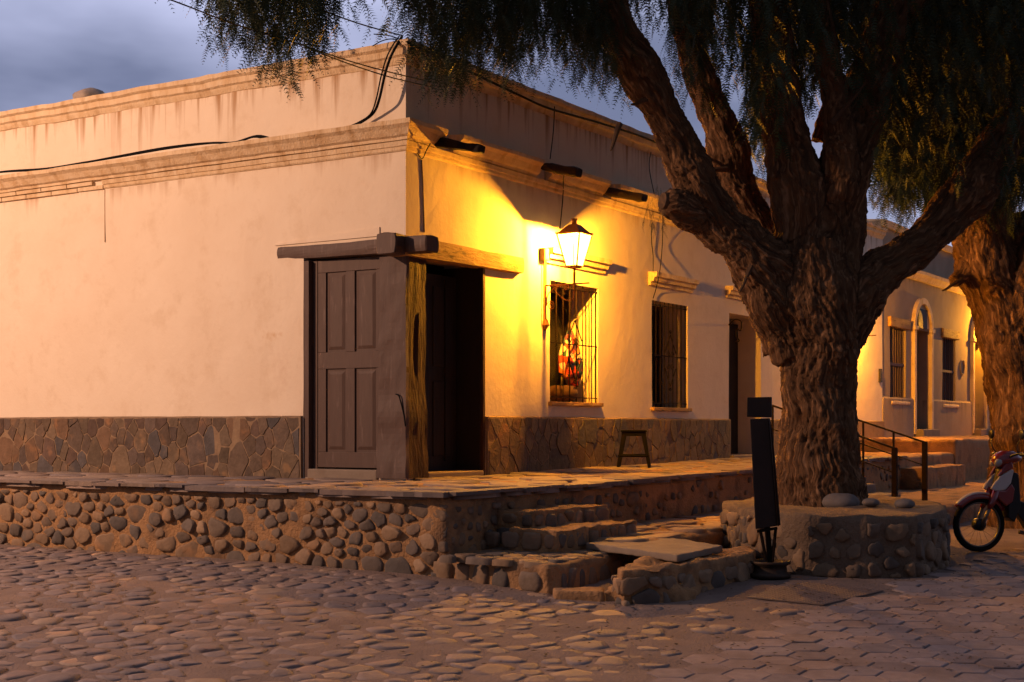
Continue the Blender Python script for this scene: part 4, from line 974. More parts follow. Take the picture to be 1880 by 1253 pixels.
BY = [-40,25,70,125,140,186,192,140,110,45,-60,-60,55,110,205,210,155,195,135,170,195,220,70,70,185,242,140,160,355,345,250,270,415,440,455,450,440,450]
def bnd(px): return float(np.interp(px, BX, BY))
fr_, md_ = [], []
R_ = np.random.RandomState(21)
def depth_of(px): return float(np.interp(px, [300, 650, 720, 1000, 1300, 1700, 1900], [9.9, 10.2, 10.8, 11.2, 12.6, 13.6, 13.8]))
# fringe: the visible hanging tips
def fringe(x0, x1, n, dep, up=70, extra=0):
    for _ in range(n):
        px = R_.uniform(x0, x1); yb_ = bnd(px)-abs(R_.normal(0, 1))*up+extra
        fr_.append(DP(px, yb_, depth_of(px)+R_.uniform(*dep)))
fringe(315, 405, 26, (-.5, .5), 45); fringe(405, 595, 135, (-.6, .6), 75); fringe(585, 632, 28, (-.4, .4), 60)
fringe(712, 800, 60, (-.5, .6), 60); fringe(790, 1135, 330, (-.7, .9), 75); fringe(1135, 1210, 14, (-.3, .5), 45); fringe(1215, 1305, 60, (-.2, .7), 70)
fringe(1385, 1450, 60, (.5, 1.6), 90); fringe(1590, 1880, 260, (.3, 2.4), 60)
# the body of the crown above the tips
def fill(x0, x1, n, dep, lst, ylo=-330):
    for _ in range(n):
        px = R_.uniform(x0, x1); b = bnd(px)-40
        if b < ylo: continue
        lst.append(DP(px, ylo+(b-ylo)*R_.uniform(0, 1)**.75, depth_of(px)+R_.uniform(*dep)))
fill(410, 605, 90, (-.7, .7), fr_, -220); fill(760, 1140, 330, (-.8, 1.), fr_, -220)
fill(330, 600, 60, (-.6, .6), md_, -300); fill(715, 1140, 200, (-.4, 1.2), md_)
fill(1140, 1390, 210, (-.6, 1.5), md_); fill(1380, 1900, 1500, (.3, 3.4), md_); fill(1250, 1900, 420, (-1.9, -.4), md_, -200)
fill(1590, 1890, 800, (.3, 3.2), md_, 60); fill(1380, 1460, 90, (.5, 2.2), md_, 60)
fr_ = [p for p in fr_ if not (p[0] > -.25 and p[1] > -.25)]; md_ = [p for p in md_ if not (p[0] > -.25 and p[1] > -.25)]
# crown overhead and behind the picture edge, so the tree is whole and shades what stands below
ov = []
for _ in range(9000):
    a = R_.uniform(0, 2*PI); r = 6.2*math.sqrt(R_.uniform(0, 1)); x, y = 1.0+r*math.cos(a), -4.6+r*math.sin(a); z = R_.uniform(3.7, 6.8-.09*r*r*.6)
    X, Y = wc(x, y)
    if Y > .8:
        px, py = 940+FPX*X/Y, 785-FPX*(z-CAM[2])/Y
        if -150 < px < 2030 and py > min(bnd(px)-60, 150) - (400 if 640 < px < 715 or 1140 < px < 1220 else 0): continue
        if px < 300 and py > -160: continue
        if 615 < px < 730 and py > -260: continue
    if x > -.3 and y > -.4 and z < 4.9: continue
    ov.append((x, y, z))
    if len(ov) > 1500: break
leafmesh('crown', [place(FINE, fr_, R_), place(MID, md_, R_), place(MID, ov, R_, (1.1, 1.6))], tree1)
sprig = place(FINE, [DP(1193, 436, 11.6), DP(1200, 442, 11.65), DP(1213, 440, 11.6), DP(1207, 428, 11.62), DP(1198, 425, 11.6), DP(1190, 425, 11.6)], R_, (.35, .5)); 
leafmesh('hanging_sprig', [sprig], tree1, DRYLEAF)
t2 = []
for _ in range(4000):
    a = R_.uniform(0, 2*PI); r = 4.6*math.sqrt(R_.uniform(0, 1)); x0_, y0_ = cw(5.8, 15.5); x, y = x0_+r*math.cos(a), y0_+r*math.sin(a); z = R_.uniform(2.6, 6.4); X, Y = wc(x, y)
    px, py = 940+FPX*X/Y, 785-FPX*(z-CAM[2])/Y
    if px < 1980 and (px < 1620 or py > bnd(min(px, 1900))-30): continue
    if px >= 1980 and z < 2.9: continue
    if y > -.5 and z < 4.8: continue
    t2.append((x, y, z))
    if len(t2) > 700: break
leafmesh('crown', [place(MID, t2, R_, (1.1, 1.6))], tree2)

# ================================================================ LANTERNS
GLOW = bpy.data.materials.new('lit_lantern_glass'); GLOW.use_nodes = True; _n = GLOW.node_tree; _n.nodes.clear()
_o = _n.nodes.new('ShaderNodeOutputMaterial'); _m = _n.nodes.new('ShaderNodeMixShader'); _t = _n.nodes.new('ShaderNodeBsdfTransparent'); _e = _n.nodes.new('ShaderNodeEmission')
_e.inputs[0].default_value = (1, .62, .16, 1); _e.inputs[1].default_value = 24; _m.inputs[0].default_value = .16
_n.links.new(_t.outputs[0], _m.inputs[1]); _n.links.new(_e.outputs[0], _m.inputs[2]); _n.links.new(_m.outputs[0], _o.inputs[0])
BULB = emit('sodium_bulb', (1, .385, .022), 62000)
def frustum(m, c, z0, z1, h0, h1):
    V = [(c[0]+sx*h, c[1]+sy*h, z) for (z, h) in ((z0, h0), (z1, h1)) for (sx, sy) in ((-1,-1),(1,-1),(1,1),(-1,1))]
    return m.add(V, [(0,3,2,1),(4,5,6,7),(0,1,5,4),(1,2,6,5),(2,3,7,6),(3,0,4,7)])
def make_lantern(label, group):
    t = root('wall_lantern', label, 'lantern', (0, 0, 0), group); c = (0, -.38); zb_, zt_ = -.24, .10; hb, ht = .068, .138   # origin: bulb height on the wall plane
    m = MB()
    for (sx, sy) in ((-1,-1),(1,-1),(1,1),(-1,1)): m.tube([(c[0]+sx*hb, c[1]+sy*hb, zb_), (c[0]+sx*ht, c[1]+sy*ht, zt_)], .0085, 4)
    for (z, h) in ((zb_, hb), (zt_, ht)):
        k = [(c[0]+sx*h, c[1]+sy*h, z) for (sx, sy) in ((-1,-1),(1,-1),(1,1),(-1,1),(-1,-1))]
        for a, b in zip(k, k[1:]): m.tube([a, b], .006, 4)
    m.build('lantern_frame', BRONZE, t)
    m = MB(); frustum(m, c, zt_+.004, zt_+.018, ht+.012, ht+.012); frustum(m, c, zt_+.019, zt_+.085, ht-.01, ht*.48); frustum(m, c, zt_+.086, zt_+.105, ht*.48, ht*.36); m.build('lantern_roof', BRONZE, t)
    m = MB(); m.lathe([(.001, zt_+.105), (.028, zt_+.105), (.026, zt_+.155), (.034, zt_+.158), (.034, zt_+.17), (.001, zt_+.172)], (c[0], c[1], 0), 14); m.build('chimney', BRONZE, t)
    for i, ((ax, ay), (bx, by)) in enumerate((((-1,-1),(1,-1)), ((1,-1),(1,1)), ((1,1),(-1,1)), ((-1,1),(-1,-1)))):
        k = .97; g = MB(); g.add([(c[0]+ax*hb*k, c[1]+ay*hb*k, zb_+.006), (c[0]+bx*hb*k, c[1]+by*hb*k, zb_+.006), (c[0]+bx*ht*k, c[1]+by*ht*k, zt_-.006), (c[0]+ax*ht*k, c[1]+ay*ht*k, zt_-.006)], [(0,1,2,3)]); g.build('pane', GLOW, t)
    m = MB(); m.lathe([(.001, -.022), (.014, -.018), (.021, -.004), (.021, .006), (.014, .018), (.001, .022)], (c[0], c[1]+.01, .04), 16); m.build('bulb', BULB, t, True)
    m = MB(); m.tube([(c[0], c[1]+.01, zb_), (c[0], c[1]+.01, .01)], .010, 8); m.build('lamp_holder', BRONZE, t)
    m = MB(); frustum(m, c, zb_-.02, zb_-.002, hb*.7, hb*1.05); m.tube([(c[0], c[1], zb_-.02), (c[0], c[1], zb_-.26), (c[0], c[1]+.005, zb_-.29)], .014, 8); m.build('stem', BRONZE, t)
    m = MB(); az = zb_-.19; m.box((-.012, -.56, az-.007), (.012, -.02, az+.007)); m.build('arm', BRONZE, t)
    m = MB(); m.box((-.022, -.022, -.86), (.022, .0, -.04)); m.tube([(0, -.012, -.80), (0, -.02, -.86), (.0, -.012, -.92)], [.03, .045, .008], 8); m.build('wall_plate', BRONZE, t)
    m = MB(); s1_ = [(0, -.03, az-.22), (0, -.05, az-.10), (0, -.14, az-.03), (0, -.24, az-.005), (0, -.30, az-.03), (0, -.28, az-.055), (0, -.26, az-.035)]; m.tube(smooth_path(s1_, 5), .006, 5)
    s2_ = [(0, -.12, az-.02), (0, -.18, az-.10), (0, -.28, az-.17), (0, -.36, az-.155), (0, -.38, az-.08)]; m.tube(smooth_path(s2_, 5), .006, 5)
    m.tube([(0, -.09+.055*(1-k/26)*math.cos(k*.55), az-.22+.055*(1-k/26)*math.sin(k*.55)) for k in range(24)], .0055, 5); m.build('scroll', BRONZE, t)
    return t
def copy_thing(o):
    c = o.copy(); COL.objects.link(c)
    for ch in o.children:
        d = ch.copy(); COL.objects.link(d); d.parent = c; d.matrix_parent_inverse = ch.matrix_parent_inverse.copy()
    return c
GRP = 'lanterns on iron wall brackets'
lan = make_lantern('lit yellow lantern on a scrolled bracket above the nearest barred window', GRP)
lan2 = copy_thing(lan); lan2['label'] = 'lit lantern on the house wall hidden behind the big tree trunk'
lan3 = copy_thing(lan); lan3['label'] = 'lit lantern on the pale house wall by the leaning right tree'
lan.location = (2.54, 0, 2.46); lan2.location = (WR(1548, 600)[0], 0, 2.45); lan3.location = (U2(1803, 600)[0], Y2, 2.75)
# electric box with conduit
jb = root('junction_box', 'small yellow lit electric box on the wall left of the lantern', 'electric box', (2.47, 0, 2.3))
MB().box((2.43, -.075, 2.29), (2.52, -.012, 2.43)).build('box', mat('grey_box_plastic', (.40,.30,.16), rough=.6, bump=.1), jb, bevel=.006)
MB().box((2.435, -.082, 2.30), (2.515, -.076, 2.42)).build('lid', mat('grey_lid_plastic', (.45,.35,.2), rough=.6, bump=.1), jb, bevel=.003)
MB().tube([(2.49, -.03, 2.28), (2.49, -.03, 1.66)], .009, 6).build('conduit', BRONZE, jb)
# street lamp outside the picture that lights the left wall
sp_ = root('street_lamp', 'tall street lamp on a plain pole out to the left of the view', 'street lamp', (-9.4, 7.4, -.6))
MB().lathe([(.16, -.7), (.16, -.55), (.08, -.5), (.05, 2.5), (.045, 5.4), (.0, 5.42)], (-9.4, 7.4, 0), 14).build('pole', IRON, sp_)
MB().tube(smooth_path([(-9.4, 7.4, 5.3), (-9.35, 7.36, 5.62), (-9.1, 7.15, 5.75), (-8.9, 7.0, 5.74)], 4), .03, 8).build('arm', IRON, sp_)
MB().lathe([(.001, .12), (.08, .1), (.2, .0), (.22, -.05), (.2, -.05), (.001, .06)], (-8.8, 6.92, 5.68), 18).build('lamp_shade', IRON, sp_)
ld = bpy.data.lights.new('street_lamp_light', 'POINT'); ld.energy = 5200; ld.color = (1, .575, .36); ld.shadow_soft_size = .09
lo = bpy.data.objects.new('street_lamp_light', ld); link(lo, sp_); lo.location = (-8.8, 6.92, 5.58)

# ================================================================ CABLES AND WIRES
def cable(label, pts, r, cat='cable', k=6, group=None, n=6):
    o = MB().tube(smooth_path(pts, k), r, n).build('wire' if cat == 'wire' else 'cable', BLACK, None, True); return tag(o, label, cat, group)
bd_ = [WL(738, 72, .04)+[0, 0, .02], WL(728, 84, .13), WL(716, 108, .16), WL(706, 140, .17), WL(697, 180, .15), WL(687, 206, .08), WL(668, 222, .06), WL(640, 236, .10), WL(600, 246, .12), WL(550, 254, .12), WL(505, 256, .13), WL(472, 250, .13), WL(430, 262, .13)]
bd_ += [np.array([-.12+.03*math.sin(k*2.1), bd_[-1][1]+.35+k*.62, 3.365+.03*max(0, math.sin(k*1.3+.5))]) for k in range(10)]
cable('thick black cable looping down from the roof corner and along the left cornice', bd_, .0125)
cable('second black cable strapped beside the thick one at the roof corner', [p+np.array([-.012, .03, .012*math.sin(i)]) for i, p in enumerate(bd_)], .007)
cable('thin wire rising from the roof corner to the upper left sky', [WL(740, 72, .0)+[0, 0, .03], DP(660, 44, 12.4), DP(560, 8, 11.5), DP(420, -38, 10.4), DP(250, -110, 9)], .006, 'wire')
cable('overhead wire entering the upper left of the sky through the hanging twigs', [DP(300, -5, 8.2), DP(345, 12, 8.5), DP(440, 48, 9.3), DP(560, 85, 10.6)], .0045, 'wire')
for k_, (dy, lb) in enumerate(((0, 'upper of two thin wires crossing the parapet corner'), (9, 'lower of two thin wires crossing the parapet corner'))):
    cable(lb, [DP(560, 85+dy*.2, 10.6), DP(640, 112+dy*.6, 11.6), DP(720, 134+dy, 12.6), WR(792, 151+dy, .02)], .0055, 'wire')
cable('short loose wire end sticking out left of the roof corner', [WL(738, 74, .02), WL(715, 66, .1), WL(686, 63, .2)], .005, 'wire')
cable('curled loose wire hanging left of the roof corner', [WL(738, 76, .02), WL(718, 72, .1), WL(700, 76, .15), WL(684, 85, .2)], .005, 'wire')
cable('black cable running along the top of the lantern side parapet', [WR(748, 78, .1), WR(850, 126, .11), WR(955, 176, .12), WR(1010, 200, .12), WR(1100, 226, .11), WR(1195, 258, .11), WR(1310, 312, .11)], .012)
for pts, lb in (([WR(1018, 196, .10), WR(1016, 240, .02), WR(1010, 292, .16)], 'thin wire down the parapet above the second spout'),
                ([WR(1035, 310, .17), WR(1034, 350, .03), WR(1032, 380, .02), WR(1028, 420, .02)], 'thin wire hanging from the cornice down to the lantern'),
                ([WR(1195, 280, .10), WR(1192, 310, .02), WR(1203, 365, .16)], 'thin wire down the parapet beside the left limb of the tree'),
                ([WR(1217, 395, .16), WR(1216, 450, .03), WR(1211, 500, .12), WR(1204, 532, .03), WR(1199, 548, .02)], 'thin wire hanging down to the corner of the second window'),
                ([WR(1197, 410, .03), WR(1196, 440, .03), WR(1199, 470, .02), WR(1199, 500, .10)], 'short wire running down onto the second hood moulding'),
                ([WR(790, 264, .14), WR(783, 276, .06), WR(775, 292, .012), WR(766, 281, .012)], 'forked wire under the first rain spout')):
    cable(lb, pts, .0055, 'wire', 4)
tag(MB().tube([WR(774, 294, .004), WR(776, 330, .002), WR(779, 427, .002)], .007, 6).build('conduit', mat('grey_conduit', (.20,.14,.09), bump=.1), None), 'brown conduit running down the wall right of the house corner', 'conduit')

# ================================================================ THINGS
# cloth bundle and basket in the first window
cx = w1[0]+.74; 
t = root('textile_bundle', 'bundle of red, orange and blue patterned cloth hanging behind the window bars', 'cloth', (cx, .15, w1[2]+.3))
CL = bpy.data.materials.new('patterned_cloth'); CL.use_nodes = True; n_ = CL.node_tree.nodes; l_ = CL.node_tree.links
g_ = n_.new('ShaderNodeNewGeometry'); v_ = n_.new('ShaderNodeTexVoronoi'); v_.inputs['Scale'].default_value = 14; l_.new(g_.outputs['Position'], v_.inputs[0])
sp2 = n_.new('ShaderNodeSeparateColor'); l_.new(v_.outputs['Color'], sp2.inputs[0]); rp = n_.new('ShaderNodeValToRGB'); rp.color_ramp.interpolation = 'CONSTANT'
cols = [(0, (.55,.05,.02)), (.22, (.75,.22,.04)), (.40, (.04,.04,.10)), (.55, (.65,.55,.45)), (.68, (.10,.03,.09)), (.82, (.5,.08,.03)), (.92, (.03,.08,.07))]
while len(rp.color_ramp.elements) < len(cols): rp.color_ramp.elements.new(.5)
for e, (p_, c_) in zip(rp.color_ramp.elements, cols): e.position = p_; e.color = (*c_, 1)
l_.new(sp2.outputs[0], rp.inputs[0]); l_.new(rp.outputs[0], n_['Principled BSDF'].inputs['Base Color']); n_['Principled BSDF'].inputs['Roughness'].default_value = .9
def drape(x, y, zt, zb_, w0, w1_, parent, material, ph, name='cloth'):
    V = []; F = []; nu, nv = 26, 14
    for j in range(nv+1):
        f = j/nv; w_ = w0+(w1_-w0)*math.sin(f*PI*.62)
        for i in range(nu):
            a = 2*PI*i/nu; r = w_*(1+.22*math.sin(a*5+ph+f*1.5)); V.append((x+r*math.cos(a)+.05*f*math.sin(ph), y+.5*r*math.sin(a), zt+(zb_-zt)*f+.03*math.sin(a*3+ph)*f))
    for j in range(nv):
        for i in range(nu): F.append((j*nu+i, j*nu+(i+1) % nu, (j+1)*nu+(i+1) % nu, (j+1)*nu+i))
    F.append(tuple(range(nu))[::-1]); F.append(tuple(nv*nu+i for i in range(nu))); me = bpy.data.meshes.new(name); me.from_pydata(V, [], F); me.update(); return finish(me, name, material, parent, True)
zz = w1[2]; hh = w1[3]-w1[2]
drape(cx, .16, zz+hh*.62, zz+hh*.22, .04, .19, t, CL, .3); drape(cx+.12, .21, zz+hh*.56, zz+hh*.16, .03, .12, t, CL, 2.)
MB().tube(smooth_path([(cx, .16, zz+hh*.62), (cx+.03, .2, zz+hh*.75), (cx+.02, .3, zz+hh*.9)], 4), .006, 5).build('cord', BLACK, t)
ba = MB().lathe([(.001, 0), (.12, .0), (.17, .06), (.18, .11), (.14, .17), (.12, .18), (.1, .17), (.001, .06)], (cx-.16, .17, zz+.012), 20).build('basket', mat('dark_basket', (.10,.05,.02), (.05,.02,.01), scale=30, bump=.6, bscale=60), None, True); tag(ba, 'dark round basket on the sill behind the window bars', 'basket')
# stool
sp0 = WR(1164, 858, .42); sl_ = root('plastic_stool', 'dark square plastic stool against the stone dado between window and side door', 'stool', (sp0[0], -.42, rz(sp0[0])), rotz=0)
sx0, sy0, sz0 = sp0[0], -.42, rz(sp0[0])+.002
def rotp(x, y, a=.45): return sx0+x*math.cos(a)-y*math.sin(a), sy0+x*math.sin(a)+y*math.cos(a)
m = MB(); k = [rotp(x, y) for x, y in ((-.15,-.15),(.15,-.15),(.15,.15),(-.15,.15))]; m.prism(k, sz0+.40, sz0+.425); m.build('seat', PLASTIC, sl_, bevel=.01)
m = MB(); k2 = [rotp(x, y) for x, y in ((-.14,-.14),(.14,-.14),(.14,.14),(-.14,.14))]; m.prism(k2, sz0+.355, sz0+.399); m.build('seat_rim', PLASTIC, sl_)
for (a, b) in ((-1,-1),(1,-1),(1,1),(-1,1)):
    V = []
    for (z, o_s, wd) in ((0, .195, .036), (.37, .138, .052)):
        for (i, j) in ((-1,-1),(1,-1),(1,1),(-1,1)): V.append((*rotp(a*o_s+i*wd*.5-a*wd*.5, b*o_s+j*wd*.5-b*wd*.5), sz0+z))
    MB().add(V, [(0,3,2,1),(4,5,6,7),(0,1,5,4),(1,2,6,5),(2,3,7,6),(3,0,4,7)]).build('leg', PLASTIC, sl_, bevel=.003)
for (p, q_) in (((-1,-1),(1,-1)),((1,-1),(1,1)),((1,1),(-1,1)),((-1,1),(-1,-1))):
    a = rotp(p[0]*.165, p[1]*.165); b = rotp(q_[0]*.165, q_[1]*.165); MB().tube([(*a, sz0+.13), (*b, sz0+.13)], .016, 6).build('stretcher', PLASTIC, sl_)
# sign stand
gp = GP(1414, 1060); Yg = wc(gp[0], gp[1])[1]; st = root('sign_stand', 'tall narrow dark sign stand in a wheel rim base before the planter', 'sign stand', tuple(gp))
RIM = mat('dark_rim_metal', (.035,.028,.024), (.06,.035,.02), scale=20, rough=.6, metal=.4, bump=.3)
m = MB(); m.lathe([(.001,.005),(.15,.005),(.155,.03),(.125,.045),(.12,.09),(.15,.105),(.152,.125),(.14,.125),(.11,.07),(.05,.06),(.001,.06)], tuple(gp), 28); m.build('wheel_rim', RIM, st, True)
SIGND = mat('sign_board_paint', (.018,.010,.008), (.012,.007,.006), rough=.7, bump=.15)
def quadslab(name, P4, thick, parent, material, Yd):
    V = [DP(px, py, Yd) for px, py in P4]+[DP(px, py, Yd)+F3*thick+R3*thick*.3 for px, py in P4]
    return MB().add(V, [(0,1,2,3),(7,6,5,4),(0,4,5,1),(1,5,6,2),(2,6,7,3),(3,7,4,0)]).build(name, material, parent, bevel=.004)
quadslab('sign_board', [(1387,972),(1427,966),(1411,768),(1377,770)], .10, st, SIGND, Yg-.08)
quadslab('top_plate', [(1371,766),(1416,767),(1416,729),(1372,730)], .05, st, SIGND, Yg-.02)
quadslab('side_rail', [(1427.3,967),(1432,965),(1418,800),(1413,770)], .05, st, IRON, Yg-.1)
MB().tube([DP(1414, 1035, Yg), DP(1409, 975, Yg), DP(1405, 900, Yg)], .022, 8).build('pole', IRON, st)
for (a, b) in (((1396, 975), (1407, 1030)), ((1424, 972), (1418, 1032))): MB().tube([DP(*a, Yg-.03), DP(*b, Yg-.02)], .012, 6).build('brace', IRON, st)
MB().tube([DP(1390, 976, Yg-.06), DP(1427, 970, Yg-.06)], .012, 6).build('brace', IRON, st)
# handrails of the farther steps
hr = root('handrail', 'rusty dark metal handrail running down to the tall end post right of the trunk', 'handrail', (6.37, -3.0, -.36), group='handrails of the farther steps')
hr2 = root('handrail', 'lower metal handrail ending at the shorter post beside the planter', 'handrail', (5.29, -3.0, -.36), group='handrails of the farther steps')
for h_, x, yf, z1_, dz, nb in ((hr, 6.375, -3.06, .31, .50, 4), (hr2, 5.29, -3.02, .25, .5, 3)):
    yb2 = -1.55; MB().box((x-.028, yf-.028, -.4), (x+.028, yf+.028, z1_+.01)).build('post', IRON, h_)
    MB().obox((x, (yf+yb2)/2, z1_+dz/2), (.018, 0, 0), (0, (yb2-yf)/2, dz/2), (0, 0, .011)).build('rail', IRON, h_)
    MB().obox((x, (yf+yb2)/2, z1_+dz/2-.28), (.011, 0, 0), (0, (yb2-yf)/2, dz/2), (0, 0, .007)).build('rail', IRON, h_)
    for k in range(1, nb+1):
        f = k/nb; y = yf+(yb2-yf)*f; zf = -.38 if f < .5 else (-.2 if f < .8 else 0.02); MB().box((x-.011, y-.011, zf), (x+.011, y+.011, z1_+dz*f-.008)).build('post', IRON, h_)
s3 = root('stone_steps', 'far stone steps between the two handrails beyond the tree', 'steps', (5.8, -2.2, -.38))
for k_, (y0, y1, zt) in enumerate(((-2.2, -1.85, -.09), (-2.5, -2.2, -.2), (-2.8, -2.5, -.30))): blob('step', [([(5.35,y0),(6.3,y0),(6.3,y1),(5.35,y1)], -.6, zt)], CONC, s3, voxel=.04, amp=.015, fs=5, seed=80+k_)

# motorcycle -----------------------------------------------------
RED = mat('red_scooter_paint', (.20, .008, .008), (.16, .006, .006), rough=.3, bump=0, coat=.8, spec=.5); WHT = mat('white_scooter_panel', (.48, .43, .40), (.43, .38, .35), rough=.4, bump=0, coat=.2, spec=.5)
TYRE = mat('tyre_rubber', (.010,.009,.008), (.018,.014,.011), rough=.9, bump=.3, bscale=80, spec=.05); CHR = mat('dull_chrome', (.16,.14,.12), rough=.4, metal=.8, bump=0); BLK = mat('black_scooter_plastic', (.012,.011,.011), rough=.45, bump=.1)
LENS = mat('headlight_lens', (.35,.32,.28), rough=.08, bump=0, coat=1., spec=.8)
wc0 = DP(1797, 966, 12.35); zg = float(gz(wc0[0], wc0[1])); bike = root('motorcycle', 'red and white underbone motorcycle parked facing left at the right edge', 'motorcycle', (wc0[0], wc0[1], zg))
hd = -R3*.985-F3*.17; hd /= np.linalg.norm(hd); sd_ = np.cross([0, 0, 1], hd)
BM = Matrix(((hd[0], sd_[0], 0, wc0[0]), (hd[1], sd_[1], 0, wc0[1]), (0, 0, 1, zg), (0, 0, 0, 1)))
def B(mb_, name, material, smooth=False, bevel=0, parent=None):
    mb_.v = [tuple(BM @ Vector(v)) for v in mb_.v]; return mb_.build(name, material, parent or bike, smooth, bevel)
def xz(poly, y0, y1): n = len(poly); return MB().add([(x, y0, z) for x, z in poly]+[(x, y1, z) for x, z in poly], [tuple(range(n)), tuple(range(n, 2*n))[::-1]]+[(i, n+i, n+(i+1) % n, (i+1) % n) for i in range(n)])
def wheel(x):
    r = .240; m = MB(); prof = [(r-.042, -.020), (r-.03, -.030), (r-.010, -.026), (r, -.008), (r, .008), (r-.010, .026), (r-.03, .030), (r-.042, .020), (r-.042, -.020)]; m.lathe(prof, (x, 0, r), 44, 'y'); w_ = B(m, 'wheel', TYRE, True)
    m = MB(); m.lathe([(r-.041, -.018), (r-.054, -.016), (r-.058, 0), (r-.054, .016), (r-.041, .018), (r-.041, -.018)], (x, 0, r), 44, 'y'); B(m, 'rim', CHR, True, parent=w_)
    m = MB(); m.lathe([(.001, -.05), (.035, -.05), (.055, -.03), (.055, .03), (.035, .05), (.001, .05)], (x, 0, r), 20, 'y'); B(m, 'hub', BLK, True, parent=w_)
    for k in range(18):
        a = 2*PI*k/18; b = a+(.5 if k % 2 else -.5); s_ = .035 if k % 2 else -.035; m = MB(); m.tube([(x+.05*math.cos(b), s_, r+.05*math.sin(b)), (x+(r-.055)*math.cos(a), 0, r+(r-.055)*math.sin(a))], .0013, 4); B(m, 'spoke', CHR, parent=w_)
wheel(0); wheel(-1.12)
for s_ in (-1, 1):
    m = MB(); m.tube([(0.0, s_*.058, .235), (-.085, s_*.058, .42)], .016, 10); B(m, 'fork_tube', CHR, True)
    m = MB(); m.tube([(-.06, s_*.06, .38), (-.09, s_*.062, .43), (-.145, s_*.055, .56)], [.02, .032, .03], 10); B(m, 'fork_cover', RED, True)
def fender(r0, a0, a1, hw, mtl, name, x=0, zc_=.24, dr=0):
    m = MB(); V = []; n = 16
    for i in range(n+1):
        a = a0+(a1-a0)*i/n; tw = hw*(.45+.55*math.sin(PI*min(1, .2+i/n*.7)))
        for (yy, d) in ((-tw, -.045), (-tw*.8, -.008), (0, .006), (tw*.8, -.008), (tw, -.045)): V.append((x+(r0+d+dr)*math.cos(a), yy, zc_+(r0+d+dr)*math.sin(a)))
    m.add(V, [(i*5+k, i*5+k+1, (i+1)*5+k+1, (i+1)*5+k) for i in range(n) for k in range(4)]); o = B(m, name, mtl, True); so_ = o.modifiers.new('s', 'SOLIDIFY'); so_.thickness = .006; return o
fender(.275, math.radians(38), math.radians(150), .058, RED, 'front_fender'); fender(.275, math.radians(40), math.radians(112), .036, WHT, 'front_fender', dr=.008)
def shell(name, rings, mtl, smooth=True):
    """rings: (x, z, half width, half height) ellipses along the body"""
    m = MB(); n = 14; V = []
    for (x, z, hw, hz, tl_) in rings:
        for k in range(n): a = 2*PI*k/n; V.append((x+hz*math.sin(a)*tl_, hw*math.cos(a), z+hz*math.sin(a)))
    m.add(V, [(i*n+k, i*n+(k+1) % n, (i+1)*n+(k+1) % n, (i+1)*n+k) for i in range(len(rings)-1) for k in range(n)]+[tuple(range(n))[::-1], tuple((len(rings)-1)*n+k for k in range(n))]); return B(m, name, mtl, smooth)
shell('headlight_cowl', [(-.14,.775,.035,.03,.5),(-.17,.79,.075,.062,.4),(-.23,.81,.095,.075,.2),(-.31,.825,.09,.062,0),(-.38,.82,.05,.03,0)], RED)
for s_ in (-1, 1):
    m = MB(); t_ = np.linspace(0, PI, 8); m.lathe([(max(.001, .040*math.sin(a)), -.040*math.cos(a)) for a in t_], (-.165, s_*.040, .785), 14); m.v = [(x, y, z+(x+.165)*-.3) for x, y, z in m.v]; B(m, 'headlight', LENS, True)
shell('steering_column', [(-.20,.74,.05,.05,.4),(-.19,.66,.055,.05,.4),(-.16,.58,.05,.04,.4),(-.15,.53,.04,.03,.3)], BLK)
for s_ in (-1, 1):
    for (poly, mt_, nm, yo) in (([(-.07,.555),(-.10,.60),(-.16,.665),(-.27,.725),(-.29,.715),(-.26,.60),(-.21,.545),(-.13,.53)], WHT, 'leg_shield', .0), ([(-.16,.672),(-.13,.66),(-.20,.765),(-.27,.79),(-.285,.735)], RED, 'front_cover', .0), ([(-.10,.54),(-.21,.54),(-.27,.60),(-.30,.55),(-.28,.44),(-.22,.40),(-.15,.46)], RED, 'side_cover', -.004)):
        y0, y1 = sorted((s_*(.055+yo), s_*(.085+yo))); o = B(xz(poly, y0, y1), nm, mt_, bevel=.012)
B(xz([(-.25,.60),(-.30,.70),(-.34,.68),(-.36,.40),(-.30,.26),(-.24,.30)], -.075, .075), 'inner_shield', BLK, bevel=.01)
B(xz([(-.27,.42),(-.33,.46),(-.62,.36),(-.95,.52),(-1.0,.46),(-.72,.24),(-.45,.20)], -.045, .045), 'frame', BLK, bevel=.01)
shell('engine', [(-.42,.27,.05,.06,0),(-.48,.25,.09,.09,0),(-.66,.24,.11,.10,0),(-.74,.25,.07,.07,0)], BLK)
shell('seat', [(-.50,.66,.06,.03,0),(-.56,.68,.10,.045,0),(-.85,.70,.12,.05,0),(-1.10,.74,.10,.045,0),(-1.18,.75,.04,.02,0)], BLK)
shell('tail_cover', [(-.52,.56,.06,.05,0),(-.62,.57,.10,.08,0),(-.95,.60,.11,.09,0),(-1.2,.68,.07,.05,0),(-1.3,.71,.03,.02,0)], RED)
fender(.28, math.radians(60), math.radians(170), .06, BLK, 'rear_fender', x=-1.12)
m = MB(); m.tube(smooth_path([(-.45,-.12,.16), (-.7,-.13,.13), (-.95,-.13,.2), (-1.25,-.13,.27)], 4), [.018]*9+[.035]*4, 10); B(m, 'exhaust', CHR, True)
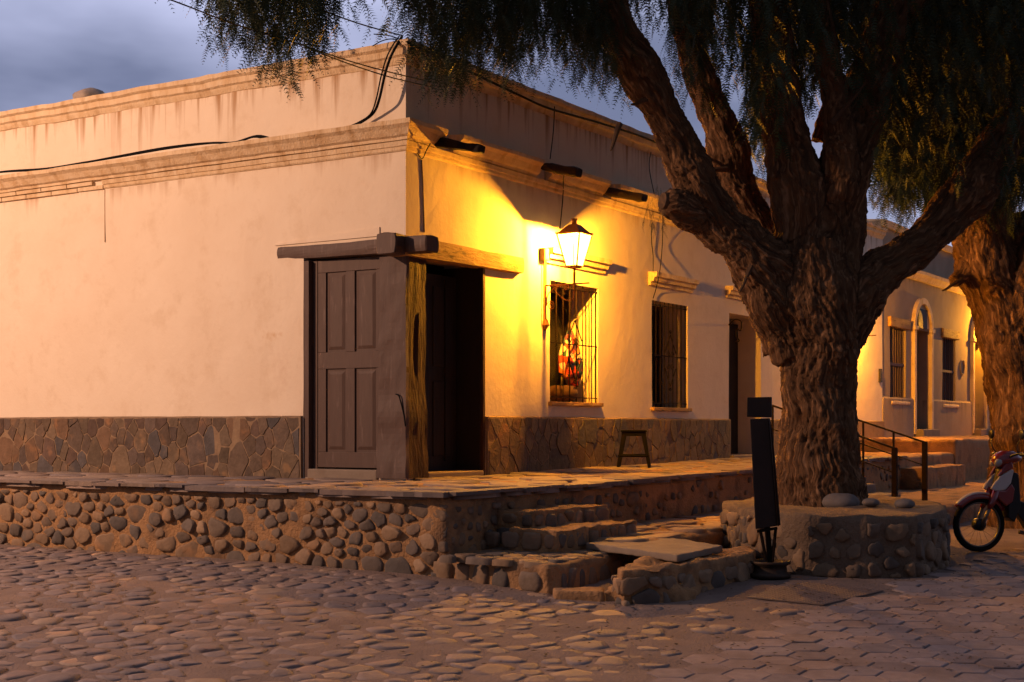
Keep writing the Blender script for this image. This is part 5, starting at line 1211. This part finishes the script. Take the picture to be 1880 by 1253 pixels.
m = MB(); m.tube(smooth_path([(-.30,-.30,.85), (-.27,-.18,.86), (-.24,0,.82), (-.27,.18,.86), (-.30,.30,.85)], 4), .011, 8); hb_ = B(m, 'handlebar', BLK, True)
for s_ in (-1, 1):
    m = MB(); m.tube([(-.28, s_*.2, .857), (-.305, s_*.31, .85)], .018, 8); B(m, 'grip', BLK, True, parent=hb_)
    m = MB(); m.tube(smooth_path([(-.27, s_*.18, .86), (-.24, s_*.22, .93), (-.26, s_*.25, 1.0)], 3), .005, 5); B(m, 'mirror_stem', BLK, parent=hb_)
    m = MB(); m.lathe([(.001,-.008),(.04,-.008),(.045,0),(.04,.008),(.001,.008)], (-.26, s_*.26, 1.03), 16, 'y'); 
    m.v = [(-.26+(y-s_*.26), s_*.26+(x+.26), z) for x, y, z in m.v]; B(m, 'mirror', BLK, True, parent=hb_)
for s_ in (-1, 1):
    m = MB(); m.tube([(-.60, s_*.05, .2), (-.62, s_*.2, .2)], .012, 6); B(m, 'foot_peg', BLK)
m = MB(); m.tube([(-.62, .09, .2), (-.66, .2, .0)], .010, 6); B(m, 'side_stand', IRON)

# fallen leaflets and grit on the ground below the tree
LV, LF = [], []; Rg = np.random.RandomState(77)
for _ in range(2600):
    Y = Rg.uniform(7.4, 12.5); X = Rg.uniform(-.37, .38)*Y; x, y = cw(X, Y)
    if blocked(x, y) or Rg.uniform() > (.9 if X > 0 else .35): continue
    z = float(gz(x, y))+.014; a = Rg.uniform(0, 2*PI); l_ = Rg.uniform(.008, .022); w_ = Rg.uniform(.002, .006); c, s_ = math.cos(a), math.sin(a); b = len(LV)
    LV += [(x-c*l_, y-s_*l_, z), (x+s_*w_, y-c*w_, z+.003), (x+c*l_, y+s_*l_, z), (x-s_*w_, y+c*w_, z+.004)]; LF += [(b, b+1, b+2), (b, b+2, b+3)]
lt_ = finish(npmesh('fallen_leaves', LV, np.array(LF)), 'fallen_leaves', DRYLEAF); tag(lt_, 'scattered dry leaflets and grit on the street', 'leaf litter', kind='stuff')
